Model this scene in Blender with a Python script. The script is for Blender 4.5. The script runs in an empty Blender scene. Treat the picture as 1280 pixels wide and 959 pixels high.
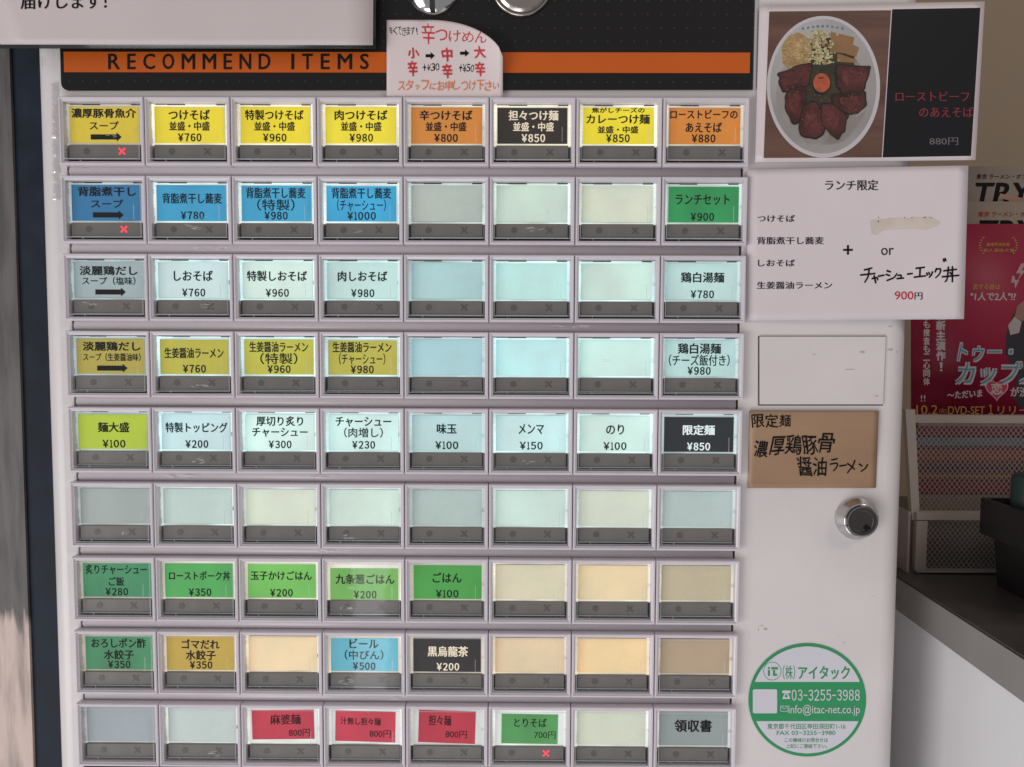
import bpy, math, random
from mathutils import Vector, Matrix, Euler
random.seed(7)
SC = bpy.context.scene
COL = SC.collection
# ------------------------------------------------------------------ camera
CAM_POS = Vector((0.0564191, -0.3986432, 0.0533919))
CAM_ROT = Euler((1.50937196, -0.00383964, 0.00764753), 'XYZ')
cam_d = bpy.data.cameras.new('camera'); cam_d.sensor_width = 36; cam_d.lens = 36 * 1000 / 1280
cam_d.clip_start = 0.01; cam_d.clip_end = 50
cam = bpy.data.objects.new('camera', cam_d); COL.objects.link(cam)
cam.location = CAM_POS; cam.rotation_euler = CAM_ROT; SC.camera = cam
CM = CAM_ROT.to_matrix()
# ------------------------------------------------------------------ light
W = bpy.data.worlds.new('World'); SC.world = W; W.use_nodes = True
wn = W.node_tree; bgn = wn.nodes['Background']
bgn.inputs[0].default_value = (0.94, 0.93, 0.97, 1); bgn.inputs[1].default_value = 0.37
def area(name, loc, target, sx, sy, power, colr):
    l = bpy.data.lights.new(name, 'AREA'); l.shape = 'RECTANGLE'; l.size = sx; l.size_y = sy
    l.energy = power; l.color = colr
    o = bpy.data.objects.new(name, l); COL.objects.link(o); o.location = loc
    o.rotation_euler = (Vector(target) - Vector(loc)).to_track_quat('-Z', 'Y').to_euler()
    return o
area('doorway_daylight', (-2.3, -1.9, -0.85), (0, 0, -0.06), 1.5, 1.5, 42, (1.0, 0.965, 0.955))
area('pavement_bounce', (-0.6, -1.45, -1.75), (0.0, 0, -0.20), 1.5, 0.8, 17, (0.93, 0.94, 1.0))
area('low_daylight', (-0.37, -1.9, -0.80), (0.0, 0, -0.15), 0.10, 0.45, 0.34, (0.95, 0.95, 1.0))
area('shop_ceiling_light', (1.5, -1.3, 1.5), (0.1, 0, 0.0), 0.6, 0.6, 9.0, (1.0, 0.88, 0.74))
vs = SC.view_settings; vs.view_transform = 'Standard'; vs.look = 'None'; vs.exposure = 0; vs.gamma = 1
SC.display_settings.display_device = 'sRGB'

# ------------------------------------------------------------------ helpers
def at(px, py, Y=0.0):
    """a point of the plane y = Y that the photograph shows at (px, py) of 1280 x 959"""
    d = CM @ Vector(((px - 640) / 1000, -(py - 479.5) / 1000, -1))
    return CAM_POS + d * ((Y - CAM_POS.y) / d.y)
def lin(r, g, b):
    f = lambda c: (c / 255 / 12.92) if c / 255 <= 0.04045 else ((c / 255 + 0.055) / 1.055) ** 2.4
    return (f(r), f(g), f(b))
MATS = {}
def mat(name, base, rough=0.5, metal=0.0, noise=0.0, nscale=60, bump=0.0, bscale=300, emit=None, estr=0.0, enoise=0.0, alpha=1.0, coat=0.0, spec=0.5, stretch=(1, 1, 1)):
    if name in MATS: return MATS[name]
    m = bpy.data.materials.new(name); m.use_nodes = True; MATS[name] = m
    nt = m.node_tree; b = nt.nodes['Principled BSDF']
    b.inputs['Base Color'].default_value = (*base, 1); b.inputs['Roughness'].default_value = rough
    b.inputs['Metallic'].default_value = metal; b.inputs['Coat Weight'].default_value = coat
    b.inputs['Specular IOR Level'].default_value = spec
    b.inputs['Alpha'].default_value = alpha
    if noise or bump or enoise:
        tc = nt.nodes.new('ShaderNodeTexCoord'); mp = nt.nodes.new('ShaderNodeMapping'); mp.inputs['Scale'].default_value = stretch
        nt.links.new(tc.outputs['Object'], mp.inputs[0])
    if noise:
        n = nt.nodes.new('ShaderNodeTexNoise'); n.inputs['Scale'].default_value = nscale; n.inputs['Detail'].default_value = 5
        nt.links.new(mp.outputs[0], n.inputs[0])
        r = nt.nodes.new('ShaderNodeMapRange'); r.inputs[1].default_value = 0.3; r.inputs[2].default_value = 0.7
        r.inputs[3].default_value = 1 - noise; r.inputs[4].default_value = 1 + noise * 0.4
        nt.links.new(n.outputs[0], r.inputs[0])
        x = nt.nodes.new('ShaderNodeVectorMath'); x.operation = 'SCALE'; x.inputs[0].default_value = base
        nt.links.new(r.outputs[0], x.inputs['Scale']); nt.links.new(x.outputs[0], b.inputs['Base Color'])
        r2 = nt.nodes.new('ShaderNodeMapRange'); r2.inputs[3].default_value = rough * 0.8; r2.inputs[4].default_value = min(1, rough * 1.25)
        nt.links.new(n.outputs[0], r2.inputs[0]); nt.links.new(r2.outputs[0], b.inputs['Roughness'])
    if bump:
        n2 = nt.nodes.new('ShaderNodeTexNoise'); n2.inputs['Scale'].default_value = bscale; n2.inputs['Detail'].default_value = 3
        nt.links.new(mp.outputs[0], n2.inputs[0])
        bp = nt.nodes.new('ShaderNodeBump'); bp.inputs['Strength'].default_value = bump; bp.inputs['Distance'].default_value = 0.0004
        nt.links.new(n2.outputs[0], bp.inputs['Height']); nt.links.new(bp.outputs[0], b.inputs['Normal'])
    if emit:
        b.inputs['Emission Color'].default_value = (*emit, 1); b.inputs['Emission Strength'].default_value = estr
        if enoise:
            n3 = nt.nodes.new('ShaderNodeTexNoise'); n3.inputs['Scale'].default_value = 48; n3.inputs['Detail'].default_value = 1.5
            oi = nt.nodes.new('ShaderNodeObjectInfo'); ad = nt.nodes.new('ShaderNodeVectorMath'); ad.operation = 'ADD'
            cx = nt.nodes.new('ShaderNodeCombineXYZ'); nt.links.new(oi.outputs['Random'], cx.inputs[1])
            sq = nt.nodes.new('ShaderNodeMapping'); sq.inputs['Scale'].default_value = (1, 1, .6); nt.links.new(mp.outputs[0], sq.inputs[0]); nt.links.new(sq.outputs[0], ad.inputs[0]); nt.links.new(cx.outputs[0], ad.inputs[1]); nt.links.new(ad.outputs[0], n3.inputs[0])
            r3 = nt.nodes.new('ShaderNodeMapRange'); r3.inputs[1].default_value = 0.25; r3.inputs[2].default_value = 0.75
            r3.inputs[3].default_value = estr * (1 - enoise); r3.inputs[4].default_value = estr * (1 + enoise)
            nt.links.new(n3.outputs[0], r3.inputs[0]); nt.links.new(r3.outputs[0], b.inputs['Emission Strength'])
    return m
def link(o, parent=None):
    COL.objects.link(o)
    if parent: o.parent = parent
    return o
def mesh(name, verts, faces, mats, parent=None, smooth=False, midx=None):
    me = bpy.data.meshes.new(name); me.from_pydata([tuple(v) for v in verts], [], faces); me.update()
    for m in (mats if isinstance(mats, (list, tuple)) else [mats]): me.materials.append(m)
    if midx: me.polygons.foreach_set('material_index', midx)
    if smooth: me.polygons.foreach_set('use_smooth', [True] * len(me.polygons))
    return link(bpy.data.objects.new(name, me), parent)
def again(o, parent, loc=None):
    c = o.copy(); COL.objects.link(c); c.parent = parent
    if loc is not None: c.location = loc
    return c
def tag(o, label, cat, group=None, kind=None):
    if label: o['label'] = label
    if cat: o['category'] = cat
    if group: o['group'] = group
    if kind: o['kind'] = kind
    return o
def empty(name, loc=(0, 0, 0)):
    o = bpy.data.objects.new(name, None); o.location = loc; o.empty_display_size = 0.01; COL.objects.link(o); return o
class MB:
    """collects shapes into one mesh"""
    def __init__(s): s.v = []; s.f = []; s.m = []
    def add(s, v, f, mi=0):
        b = len(s.v); s.v += [tuple(x) for x in v]; s.f += [tuple(i + b for i in q) for q in f]; s.m += [mi] * len(f)
    def box(s, x0, x1, y0, y1, z0, z1, mi=0):
        v = [(x, y, z) for x in (x0, x1) for y in (y0, y1) for z in (z0, z1)]
        s.add(v, [(0, 1, 3, 2), (4, 6, 7, 5), (0, 4, 5, 1), (2, 3, 7, 6), (0, 2, 6, 4), (1, 5, 7, 3)], mi)
    def loops(s, L, close=False, mi=0):
        """L: rectangles (x0,x1,z0,z1,y) lofted one to the next"""
        v = []
        for (x0, x1, z0, z1, y) in L: v += [(x0, y, z0), (x1, y, z0), (x1, y, z1), (x0, y, z1)]
        f = []
        for k in range(len(L) - 1):
            for i in range(4): f.append((4 * k + i, 4 * k + (i + 1) % 4, 4 * k + 4 + (i + 1) % 4, 4 * k + 4 + i))
        if close: f.append(tuple(range(4 * len(L) - 4, 4 * len(L))))
        s.add(v, f, mi)
    def lathe(s, c, prof, n=48, mi=0):
        """prof: (radius, y) about the y axis through c"""
        v = []; f = []
        for (r, y) in prof:
            for i in range(n): a = 2 * math.pi * i / n; v.append((c[0] + r * math.cos(a), c[1] + y, c[2] + r * math.sin(a)))
        for k in range(len(prof) - 1):
            for i in range(n): f.append((k * n + i, k * n + (i + 1) % n, (k + 1) * n + (i + 1) % n, (k + 1) * n + i))
        f.append(tuple(range((len(prof) - 1) * n, len(prof) * n)))
        s.add(v, f, mi)
    def build(s, name, mats, parent=None, smooth=False): return mesh(name, s.v, s.f, mats, parent, smooth, s.m)

# ---- lettering: glyph outlines of the built-in font, fitted into a box
_cache = {}
def glyphs(text, bold=0.02, shear=0.0, space=1.0):
    key = (text, bold, shear, space)
    if key in _cache: return _cache[key]
    cu = bpy.data.curves.new('t', 'FONT'); cu.body = text; cu.offset = min(bold, 0.0); cu.shear = shear; cu.resolution_u = 3
    cu.space_character = space; cu.fill_mode = 'FRONT'
    o = bpy.data.objects.new('t', cu); COL.objects.link(o)
    dg = bpy.context.evaluated_depsgraph_get(); me = bpy.data.meshes.new_from_object(o.evaluated_get(dg))
    v = [(a.co.x, a.co.y) for a in me.vertices]; f = [tuple(p.vertices) for p in me.polygons if p.normal.z > 0.5 or True]
    bpy.data.objects.remove(o); bpy.data.curves.remove(cu); bpy.data.meshes.remove(me)
    x0 = min(a[0] for a in v); x1 = max(a[0] for a in v); y0 = min(a[1] for a in v); y1 = max(a[1] for a in v)
    v = [((a[0] - x0) / (x1 - x0), (a[1] - y0) / (y1 - y0)) for a in v]
    _cache[key] = (v, f); return v, f
def put(mb, text, box, fn, lift=1, bold=0.02, shear=0.0, space=1.0, serif=False, mi=0, slope=0.0):
    """box = (x0, y0, x1, y1), y down; fn(x, y, lift) gives the point"""
    x0, y0, x1, y1 = box
    if serif:
        v, f = glyphs(text, bold - 0.012, shear, space); em = (x1 - x0) / max(1, len(text)); d = 0.022 * em
        for k, dx in enumerate((-d, 0, d)):
            mb.add([fn(x0 + a * (x1 - x0) + dx, y1 - b * (y1 - y0) + slope * a, lift + 0.25 * k) for a, b in v], f, mi)
    else:
        v, f = glyphs(text, 0, shear, space); em = (x1 - x0) / max(1.0, sum(1.0 if ord(ch) > 255 else .58 for ch in text))
        thicken(mb, v, f, x0, y0, x1, y1, fn, lift, max(0, bold) * em * .8, mi, slope)
def tight(mb, text, box, fn, lift=1, bold=.03, mi=0):
    """prices and numbers in condensed gothic digits, each fitted on its own"""
    x0, y0, x1, y1 = box; wd = {'1': .42, '¥': .95, '-': .62}; ww = [wd.get(ch, .82) for ch in text]; gap = .16; u = (x1 - x0) / (sum(ww) + gap * (len(text) - 1)); xx = x0
    for ch, w_ in zip(text, ww):
        full = chr(ord(ch) + 0xFEE0) if ch.isdigit() else {'¥': '￥'}.get(ch, ch)
        ya, yb = (y0, y1) if ch != '-' else (y0 + .46 * (y1 - y0), y0 + .56 * (y1 - y0))
        v, f = glyphs(full, 0); thicken(mb, v, f, xx, ya, xx + w_ * u, yb, fn, lift, bold * (y1 - y0), mi); xx += (w_ + gap) * u
def thicken(mb, v, f, x0, y0, x1, y1, fn, lift, d, mi, slope=0.0):
    x0 += d; x1 -= d
    sh = ((0, 0),) if d < 1e-6 else ((-d, -d * .6), (d, -d * .6), (0, d * .6)) if d < .05 * (y1 - y0) else ((-d, -d), (d, -d), (0, 0), (-d, d), (d, d))
    for k, (ax, ay) in enumerate(sh):
        mb.add([fn(x0 + a * (x1 - x0) + ax, y1 - b * (y1 - y0) + slope * a + ay, lift + 0.2 * k) for a, b in v], f, mi)
def hand(mb, text, box, fn, lift=1, bold=0.0, mi=0, jit=0.06, slope=0.0, seed=1):
    """marker lettering: every sign set a little askew"""
    R = random.Random(seed); x0, y0, x1, y1 = box; n = len(text); w = (x1 - x0) / n
    for i, ch in enumerate(text):
        v, f = glyphs(ch, min(bold, 0))
        small = 0.45 if ch in 'ー-ッャュ・!+' else 1.0
        if ch in 'ー': bx = (0.1, 0.45, 0.9, 0.55)
        elif ch in 'ッャュ': bx = (0.2, 0.45, 0.8, 1.0)
        elif ch in '!': bx = (0.35, 0.1, 0.6, 0.95)
        elif ch in 'いこに': bx = (0.08, 0.2, 0.92, 0.9)
        else: bx = (0.04, 0.0, 0.96, 1.0)
        a = R.uniform(-jit, jit); sh = R.uniform(-jit, jit) * 2; s = R.uniform(0.9, 1.06); dy = R.uniform(-1, 1) * jit * (y1 - y0)
        cx = x0 + w * (i + .5); cy = (y0 + y1) / 2 + slope * (i / max(1, n - 1)) + dy
        out = []
        for (p, q) in v:
            X = (bx[0] + p * (bx[2] - bx[0]) - .5) * w * s; Y = (bx[3] - q * (bx[3] - bx[1]) - .5) * (y1 - y0) * s
            wob = 0.025 * (y1 - y0) * math.sin(9 * p + 5 * q + i * 2.1)
            X += sh * Y + wob; Y += a * X - wob * .6
            out.append(fn(cx + X, cy + Y, lift))
        mb.add(out, f, mi)
        if bold > 0:
            d = bold * w * .7
            for k, (ax, ay) in enumerate(((-d, 0), (d, 0), (0, -d), (0, d))): mb.add([(q[0] + ax * 4e-4, q[1] - .00003 * (k + 1), q[2] + ay * 4e-4) for q in out], f, mi)
def strokes(mb, lines, wid, fn, lift=1, mi=0):
    """pen strokes: ribbons with round ends, smoothed"""
    for k, L in enumerate(lines):
        P = [Vector(p) for p in L]
        if len(P) > 2:
            Q = [P[0]]
            for i in range(1, len(P) - 1): Q += [P[i].lerp(P[i - 1], .25), P[i].lerp(P[i + 1], .25)]
            P = Q + [P[-1]]
        for i in range(len(P) - 1):
            a, b = P[i], P[i + 1]; d = (b - a); ang = math.atan2(d.y, d.x); w = wid * (1.1 - .25 * i / len(P)) / 2; n = 5; poly = []
            for j in range(n + 1): t = ang + math.pi / 2 + math.pi * j / n; poly.append((a.x + w * math.cos(t), a.y + w * math.sin(t)))
            for j in range(n + 1): t = ang - math.pi / 2 + math.pi * j / n; poly.append((b.x + w * .92 * math.cos(t), b.y + w * .92 * math.sin(t)))
            mb.add([fn(x, y, lift + 0.07 * ((i + k) % 7)) for x, y in poly], [tuple(range(len(poly)))], mi)
def poly(mb, pts, fn, lift=1, mi=0): mb.add([fn(x, y, lift) for x, y in pts], [tuple(range(len(pts)))], mi)
def ell(cx, cy, rx, ry, n=48, a0=0, jit=0, R=None):
    return [(cx + rx * (1 + (R.uniform(-jit, jit) if R else 0)) * math.cos(a0 + 2 * math.pi * i / n), cy + ry * (1 + (R.uniform(-jit, jit) if R else 0)) * math.sin(a0 + 2 * math.pi * i / n)) for i in range(n)]

LIFT = 0.00012
def sheet_fn(Y, disp=None):
    def fn(x, y, k): return at(x, y, Y + (disp(x, y) if disp else 0) - k * LIFT)
    return fn
def paper(name, corners, Y, m, disp=None, thick=0.0003, n=20, parent=None, back=None):
    """a sheet of paper with real thickness, following disp; corners TL, TR, BR, BL in photograph pixels"""
    TL, TR, BR, BL = [Vector(c) for c in corners]; v = []; f = []
    fn = sheet_fn(Y, disp)
    for side in (0, 1):
        for j in range(n + 1):
            for i in range(n + 1):
                a = TL.lerp(TR, i / n); b = BL.lerp(BR, i / n); p = a.lerp(b, j / n); q = fn(p.x, p.y, 0)
                v.append((q.x, q.y + side * thick, q.z))
    N = (n + 1) ** 2; g = lambda i, j, s: s * N + j * (n + 1) + i
    for j in range(n):
        for i in range(n):
            f.append((g(i, j, 0), g(i, j + 1, 0), g(i + 1, j + 1, 0), g(i + 1, j, 0))); f.append((g(i, j, 1), g(i + 1, j, 1), g(i + 1, j + 1, 1), g(i, j + 1, 1)))
    for i in range(n):
        f.append((g(i, 0, 0), g(i + 1, 0, 0), g(i + 1, 0, 1), g(i, 0, 1))); f.append((g(i, n, 0), g(i, n, 1), g(i + 1, n, 1), g(i + 1, n, 0)))
        f.append((g(0, i, 0), g(0, i, 1), g(0, i + 1, 1), g(0, i + 1, 0))); f.append((g(n, i, 0), g(n, i + 1, 0), g(n, i + 1, 1), g(n, i, 1)))
    return mesh(name, v, f, m, parent, True)

# ------------------------------------------------------------------ materials
enamel = mat('cream_enamel', (0.64, 0.60, 0.588), 0.36, noise=0.09, nscale=11, bump=0.12, bscale=500)
bezelm = mat('lilac_plastic', (0.61, 0.562, 0.60), 0.2, noise=0.06, nscale=45)
stripm = mat('grey_strip_plastic', (0.60, 0.55, 0.57), 0.33, noise=0.1, nscale=25, stretch=(.3, 1, 1))
gapm = mat('dark_gap', (0.02, 0.02, 0.022), 0.6)
black_gloss = mat('black_print', (0.006, 0.0055, 0.005), 0.45, spec=.25)
statm = mat('smoked_strip', (0.15, 0.138, 0.124), 0.3, noise=0.08, nscale=90)
markm = mat('unlit_mark', (0.085, 0.077, 0.070), 0.4)
redlit = mat('lit_red_mark', (0.5, 0.02, 0.03), 0.4, emit=(1.0, 0.045, 0.07), estr=1.15)
ink = mat('black_ink', (0.006, 0.006, 0.006), 0.7, spec=.15)
inklight = mat('warm_white_ink', (0.75, 0.66, 0.5), 0.5, emit=(0.8, 0.68, 0.48), estr=0.28)
inkcool = mat('cool_white_ink', (0.75, 0.8, 0.8), 0.5, emit=(0.7, 0.95, 0.95), estr=0.32)
chrome = mat('chrome', (0.55, 0.54, 0.53), 0.12, metal=1)
white = mat('white_paper', (0.66, 0.59, 0.59), 0.6, noise=0.03, nscale=30, bump=0.1, bscale=200)

def clear(name, fac=0.07, rough=0.06, tint=(1, 1, 1), solid=0.0, scol=(0.7, 0.8, 0.8)):
    m = bpy.data.materials.new(name); m.use_nodes = True; nt = m.node_tree; nt.nodes.clear()
    t = nt.nodes.new('ShaderNodeBsdfTransparent'); t.inputs[0].default_value = (*tint, 1)
    g = nt.nodes.new('ShaderNodeBsdfGlossy'); g.inputs['Roughness'].default_value = rough
    d = nt.nodes.new('ShaderNodeBsdfDiffuse'); d.inputs[0].default_value = (*scol, 1)
    tc = nt.nodes.new('ShaderNodeTexCoord'); nz = nt.nodes.new('ShaderNodeTexNoise'); nz.inputs['Scale'].default_value = 130
    bp = nt.nodes.new('ShaderNodeBump'); bp.inputs['Strength'].default_value = 0.08; bp.inputs['Distance'].default_value = 0.0004
    nt.links.new(tc.outputs['Object'], nz.inputs[0]); nt.links.new(nz.outputs[0], bp.inputs['Height']); nt.links.new(bp.outputs[0], g.inputs['Normal'])
    a = nt.nodes.new('ShaderNodeMixShader'); a.inputs[0].default_value = fac; b = nt.nodes.new('ShaderNodeMixShader'); b.inputs[0].default_value = solid
    o = nt.nodes.new('ShaderNodeOutputMaterial')
    nt.links.new(t.outputs[0], a.inputs[1]); nt.links.new(g.outputs[0], a.inputs[2]); nt.links.new(a.outputs[0], b.inputs[1]); nt.links.new(d.outputs[0], b.inputs[2]); nt.links.new(b.outputs[0], o.inputs[0])
    return m
coverm = clear('clear_cover', 0.042, 0.05)
rimm = clear('clear_rim', 0.15, 0.1, solid=0.28, scol=(0.75, 0.8, 0.82))

# ================================================================== THE TICKET MACHINE
machine = tag(empty('ticket_machine', (0, 0, -0.3)), 'cream enamel ramen ticket vending machine with nine rows of illuminated push buttons', 'ticket machine')
machine.location = (0, 0, 0)
PX, PZ = 0.042, 0.0378854
XL = at(76, 959, 0).x - 0.0038; XR = at(1121, 900, 0).x + 0.0012
GX0, GX1 = -4 * PX + 0.0016, 4 * PX - 0.0016
GZ1 = 4 * PZ + 0.0150; GZ0 = -4 * PZ - 0.0150
def cabinet():
    b = MB(); top, bot = 0.42, -0.42; r = 0.0105; n = 9
    # front face round the cut-out
    xa, xb = XL + r, XR - r
    for (x0, x1, z0, z1) in ((xa, GX0, bot, top), (GX1, xb, bot, top), (GX0, GX1, GZ1, top), (GX0, GX1, bot, GZ0)):
        b.add([(x0, 0, z0), (x1, 0, z0), (x1, 0, z1), (x0, 0, z1)], [(0, 1, 2, 3)])
    b.loops([(GX0, GX1, GZ0, GZ1, 0), (GX0, GX1, GZ0, GZ1, 0.006)])
    # rounded vertical edges and the sides
    for s, xe in ((-1, XL), (1, XR)):
        c = xe - s * r; prev = None; pts = [(c + s * r * math.sin(a), r - r * math.cos(a)) for a in [math.pi / 2 * i / n for i in range(n + 1)]] + [(xe, 0.28)]
        v = []; f = []
        for (x, y) in pts: v += [(x, y, bot), (x, y, top)]
        for i in range(len(pts) - 1): f.append((2 * i, 2 * i + 2, 2 * i + 3, 2 * i + 1))
        b.add(v, f)
    b.add([(XL, .28, bot), (XR, .28, bot), (XR, .28, top), (XL, .28, top)], [(0, 1, 2, 3)])
    o = b.build('cabinet', enamel, machine)
    for p in o.data.polygons:
        p.use_smooth = abs(p.normal.x) > 0.01 and abs(p.normal.y) > 0.01
    return o
cabinet()
b = MB(); b.box(GX0, GX1, 0.0045, 0.006, GZ0, GZ1); b.build('back_plate', gapm, machine)

# --- strips between the rows
b = MB(); x0, x1 = -4 * PX + 0.0029, 4 * PX - 0.0029; h = (PZ - 0.0330) / 2 + 0.0007
prof = [(h, 0.0012), (h * .55, -0.0002), (0, -0.0006), (-h * .4, -0.0003), (-h * .8, 0.0008), (-h, 0.0022)]
v = []; f = []
for (z, y) in prof: v += [(x0, y, z), (x1, y, z)]
for i in range(len(prof) - 1): f.append((2 * i, 2 * i + 1, 2 * i + 3, 2 * i + 2))
f += [tuple(range(0, 12, 2)), tuple(range(11, 0, -2))]
b.add(v, f)
strip0 = b.build('divider_strip', stripm, machine, True)
for k in range(8):
    o = strip0 if k == 0 else again(strip0, machine)
    o.location = (0, 0, (3.5 - k) * PZ + 0.0000)

scuffm = clear('scuff', .12, .3, solid=.30, scol=(.85, .8, .8))
def scuff(x0, x1, row, par):
    b = MB(); Q = random.Random(int(x0 * 7)); z0 = (3.5 - row) * PZ; a, c_ = at(x0, 300, 0).x, at(x1, 300, 0).x
    for k in range(14):
        x, z = Q.uniform(a, c_), z0 + Q.uniform(-.0006, .0014); L = Q.uniform(.0006, .0032); h_ = Q.uniform(.00008, .0003); sl = Q.uniform(-.15, .15)
        b.add([(x + p * L, -.0012 - .00001 * k, z + q * h_ + p * L * sl) for p, q in ((-1, 0), (-.4, -1), (.5, -.8), (1, 0), (.5, .9), (-.5, 1))], [tuple(range(6))])
    b.build('scuff', scuffm, par)
for q in ((238, 288, 1), (385, 425, 4), (200, 240, 4), (395, 440, 5), (690, 740, 2), (470, 505, 7)): scuff(*q, machine)
# --- one button's geometry (local origin = centre of its bezel)
mm = 0.001
BW, BH = 20.8 * mm, 16.5 * mm
OX, OT, OB = 18.95 * mm, 14.3 * mm, -14.5 * mm
b = MB()
b.loops([(-BW, BW, -BH, BH, .003), (-BW, BW, -BH, BH, -.0034), (-BW + .35 * mm, BW - .35 * mm, -BH + .4 * mm, BH - .4 * mm, -.0040),
         (-BW + .9 * mm, BW - .9 * mm, -BH + 1.1 * mm, BH - .9 * mm, -.0040), (-BW + 1.2 * mm, BW - 1.2 * mm, -BH + 1.4 * mm, BH - 1.3 * mm, -.0035),
         (-OX, OX, OB, OT, -.0030), (-OX, OX, OB, OT, .0032)])
button0 = b.build('button', bezelm)
me = button0.data
# base of the well
b = MB(); b.loops([(-OX, OX, OB, OT, .0018)], True); b.loops([(-17.2 * mm, 17.2 * mm, -14.3 * mm, -13.4 * mm, .0015)], True)
well_me = b.build('well', mat('dark_well', (.05, .047, .05), .4, noise=.5, nscale=200)).data
# light guide: ring round the card, broken by moulding ribs
b = MB(); R = random.Random(3)
cx, ct, cb = 17.55 * mm, 12.75 * mm, -5.0 * mm
guide_y = .0008
def ring_piece(x0, x1, z0, z1, y): b.box(x0, x1, y, .0022, z0, z1)
z = OT - .4 * mm
while z > cb - 1.0 * mm:
    hgt = R.choice((1.9, 3.0, 2.2, 4.2)) * mm; z0 = max(z - hgt, cb - 1.2 * mm)
    ring_piece(-OX + .1 * mm, -cx - .05 * mm, z0 + .12 * mm, z, guide_y - R.choice((0, .0005, .001))); ring_piece(cx + .05 * mm, OX - .1 * mm, z0 + .12 * mm, z, guide_y - R.choice((0, .0005, .001))); z = z0
x = -cx
while x < cx:
    w = R.choice((3, 6, 9)) * mm; x1_ = min(x + w, cx); ring_piece(x, x1_, ct + .05 * mm, ct + R.choice((.75, .95, 1.2)) * mm, guide_y); x = x1_
ring_piece(-cx, cx, cb - .85 * mm, cb - .1 * mm, guide_y - .0006)
ring_me = b.build('guide', gapm).data
# status strip
b = MB(); b.loops([(-17.6 * mm, 17.6 * mm, -12.6 * mm, -5.95 * mm, .0025), (-17.6 * mm, 17.6 * mm, -12.6 * mm, -5.95 * mm, -.0008), (-17.45 * mm, 17.45 * mm, -12.45 * mm, -6.1 * mm, -.0010)], True)
stat_me = b.build('status', statm).data
# the round and the crossed mark
b = MB(); n = 20; r = 1.55 * mm; b.add([(-8.9 * mm + r * math.cos(2 * math.pi * i / n), -.00115, -9.2 * mm + r * math.sin(2 * math.pi * i / n)) for i in range(n)], [tuple(range(n))])
dot_me = b.build('dot', markm).data
def cross_mesh(m):
    b = MB(); c = (8.6 * mm, -9.2 * mm)
    for k, a in enumerate((math.pi / 4, -math.pi / 4)):
        ux, uz = math.cos(a), math.sin(a); L, w = 2.15 * mm, .42 * mm
        b.add([(c[0] + ux * L * s - uz * w * t, -.00115 - .00004 * k, c[1] + uz * L * s + ux * w * t) for s, t in ((-1, -1), (1, -1), (1, 1), (-1, 1))], [(0, 1, 2, 3)])
    return b.build('cross', m).data
cross_me = cross_mesh(markm); cross_red = cross_mesh(redlit)
# cover: clear plate with its rim
b = MB(); e = .35 * mm; X, T, B_ = OX - .35 * mm, OT - .35 * mm, OB + .9 * mm; yf, yb = -.0042, -.0034
b.loops([(-X, X, B_, T, -.0008), (-X, X, B_, T, yf + .0003), (-X + .3 * mm, X - .3 * mm, B_ + .3 * mm, T - .3 * mm, yf)], True)
cover_me = b.build('cover', coverm).data
b = MB()
b.loops([(-X, X, B_, T, yf + .0002), (-X + e, X - e, B_ + e, T - e, yf - .00012)]); b.box(-X + .8 * mm, X - .8 * mm, -.0014, -.0008, -13.15 * mm, -12.75 * mm)
b.box(14.3 * mm, 14.5 * mm, -.0030, -.0026, -4.6 * mm, 2.5 * mm)  # vertical highlight on the cover, shaped as a thin pale ridge
b.box(-12 * mm, -11.7 * mm, -.0016, -.0008, -14.2 * mm, -13.0 * mm)
rim_me = b.build('rim', rimm).data
for nm in ('well', 'guide', 'status', 'dot', 'cross', 'cross.001', 'cover', 'rim'):
    bpy.data.objects.remove(bpy.data.objects[nm])

CARDS = {  # the card's own colour
 'yellow': (0.80, 0.62, 0.02), 'orange': (0.66, 0.27, 0.03), 'black': (0.007, 0.006, 0.006), 'blue': (0.02, 0.20, 0.33), 'green': (0.01, 0.09, 0.038),
 'lime': (0.40, 0.52, 0.03), 'olive': (0.50, 0.42, 0.04), 'gold': (0.50, 0.36, 0.03), 'leaf': (0.04, 0.21, 0.04), 'sky': (0.08, 0.36, 0.46),
 'red': (0.31, 0.012, 0.035), 'white': (0.60, 0.62, 0.60)}
A3 = lambda t, w: [(t, w, .10, .37), ('並盛・中盛', 20, .42, .66), None]
def B2(t, w): return [(t, w, .24, .52), None]
def C3(t, w, p, pw): return [(t, w, .08, .37), (p, pw * 1.05, .395, .71), None]
def AR(t, w, s, sw, a=.07): return [(t, w, a, a + .25), (s, sw, .42, .64), 'ARROW']
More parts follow.
